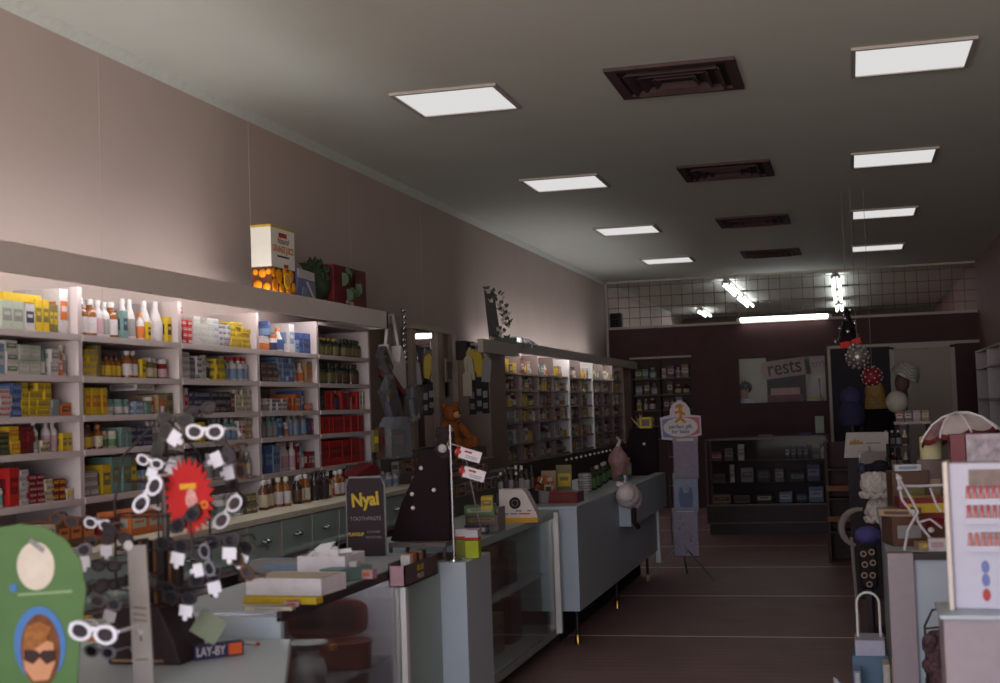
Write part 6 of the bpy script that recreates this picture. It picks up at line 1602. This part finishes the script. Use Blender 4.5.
# white cords strung over the goods
t = thing('white_cord', 'white skipping cord knotted and looped over goods on right counter', 'cord', (0, 0, 0))
def cp(px, py, y): return PY(px, py, y)
MB().tube([cp(897, 474, 5.9), cp(902, 500, 5.88), cp(914, 515, 5.86), cp(922, 528, 5.84), cp(932, 540, 5.82)], .006, 6).tube([cp(900, 486, 5.9), cp(920, 486, 5.92), cp(944, 485, 5.95)], .006, 6).tube([cp(900, 480, 5.89), cp(912, 500, 5.86), cp(918, 512, 5.84), cp(908, 530, 5.82), cp(904, 552, 5.8)], .006, 6).tube([cp(930, 488, 5.9), cp(936, 504, 5.9), cp(941, 512, 5.9)], .005, 6).tube([cp(920, 522, 5.84), cp(930, 519, 5.84), cp(942, 528, 5.84)], .005, 6).build('cord', M('cord_white', (196, 186, 190), .7), t)
for px, py in ((899, 478), (900, 488), (913, 512), (916, 518), (931, 530)): MB().ell(tuple(cp(px, py, 5.85)), (.013, .011, .012), n=10, k=6).build('knot', M('cord_white', (196, 186, 190)), t)
# toy parasol with red stripes, floral box
q = PY(961, 437, 6.64)
t = thing('parasol', 'small white parasol with red trim and black ribs open on its side', 'parasol', q, (-.12, -.12, .2))
R = 37*6.64/F_PX
nseg = 8; b = MB(); vs = []; rings = [(.02, .62), (.35, .56), (.65, .4), (.93, .12), (1.0, 0)]
for r_, z_ in rings:
    for k in range(nseg*4):
        a = 2*PI*k/(nseg*4); dip = 1-.06*abs(math.sin(a*nseg/2))*0; vs.append((R*r_*math.cos(a)*dip, R*r_*math.sin(a)*dip, R*z_-.02*abs(math.sin(a*nseg/2))*r_))
fs = []; ms = []
n_ = nseg*4
for i in range(len(rings)-1):
    for k in range(n_):
        fs.append((i*n_+k, i*n_+(k+1) % n_, (i+1)*n_+(k+1) % n_, (i+1)*n_+k)); ms.append(1 if i == 3 else (2 if (k//4) % 3 == 1 and i in (1, 2) else 0))
b.add(vs, fs, ms)
o = b.build('canopy', [M('parasol_white', (196, 178, 176), .7), M('parasol_red', (112, 42, 46), .7), M('parasol_grey', (150, 116, 116), .7, noise=.4, scale=25)], t)
so = o.modifiers.new('thick', 'SOLIDIFY'); so.thickness = .003
b = MB()
for k in range(nseg):
    a = 2*PI*k/nseg; b.tube([(R*r_*math.cos(a)*1.005, R*r_*math.sin(a)*1.005, R*z_+.003) for r_, z_ in rings], .005, 5)
b.build('rib', white_pt, t)
MB().tube([(0, 0, R*.66), (0, 0, -R*.55)], .006, 6).build('pole', blackm, t)
t = thing('floral_box', 'pale floral box with dark red side at the right edge', 'box', (PY(972, 468, 6.2).x+.03, 6.2, Zt))
z0 = PY(972, 466, 6.2).z-Zt
MB().box((0, 0, z0/2), (.26, .2, z0)).build('lower_carton', H('dark red'), t); MB().box((.03, 0, z0+.07), (.17, .16, .14)).build('carton', M('floral_pale', (186, 172, 178), .7, noise=.35, scale=25), t); MB().box((-.09, 0, z0+.07), (.06, .16, .14)).build('red_side', H('dark red'), t)
# shelves along the right wall (seen in the mirror and past the parasol)
u = thing('wall_shelving', 'dark wall shelving along the right wall behind the right counter', 'shelving', (0, 0, 0))
MB().box2(XR-.03, XR-.01, 6.0, 16.5, .1, 2.0).build('back_panel', M('rshelf_back', (110, 92, 88), .6), u)
for k in range(9): MB().box2(XR-.33, XR-.03, 6.0+1.31*k-.012, 6.0+1.31*k+.012, 0, 2.0).build('upright', shelf_pt, u)
for z in (.4, .75, 1.1, 1.45, 1.8, 2.0): MB().box2(XR-.33, XR-.03, 6.012, 16.49, z-.02, z).build('shelf', shelf_pt, u)

# ================================================================ LIGHT
w = bpy.data.worlds.new('daylight'); SC.world = w; w.use_nodes = True
bg = w.node_tree.nodes['Background']
nt = w.node_tree       # overcast blue sky above an unseen pavement, brightened to light the ceiling
tc = nt.nodes.new('ShaderNodeTexCoord'); sx_ = nt.nodes.new('ShaderNodeSeparateXYZ'); rp = nt.nodes.new('ShaderNodeValToRGB')
mp = nt.nodes.new('ShaderNodeMapRange'); mp.inputs[1].default_value = -1; mp.inputs[2].default_value = 1
nt.links.new(tc.outputs['Generated'], sx_.inputs[0]); nt.links.new(sx_.outputs['Z'], mp.inputs[0]); nt.links.new(mp.outputs[0], rp.inputs[0])
rp.color_ramp.elements[0].position = .46; rp.color_ramp.elements[0].color = (1.0, .93, .84, 1)
rp.color_ramp.elements[1].position = .52; rp.color_ramp.elements[1].color = (.46, .50, .60, 1)
nt.links.new(rp.outputs[0], bg.inputs[0]); bg.inputs[1].default_value = 14.0
la = bpy.data.lights.new('shopfront_portal', 'AREA'); la.shape = 'RECTANGLE'; la.size = 5.1; la.size_y = 2.65
la.cycles.is_portal = True
lo = bpy.data.objects.new('shopfront_portal', la); COL.objects.link(lo); lo.location = ((XL+XR)/2, -2.85, 1.68); lo.rotation_euler = (PI/2, 0, 0)
vs_ = SC.view_settings
SC.display_settings.display_device = 'sRGB'
vs_.view_transform = 'Standard'; vs_.look = 'None'; vs_.exposure = 0.0; vs_.gamma = 1.0; vs_.use_curve_mapping = False
SC.cycles.max_bounces = 8; SC.cycles.diffuse_bounces = 4; SC.cycles.transparent_max_bounces = 12
SC.cycles.caustics_reflective = False; SC.cycles.caustics_refractive = False
SC.cycles.sample_clamp_indirect = 4.0
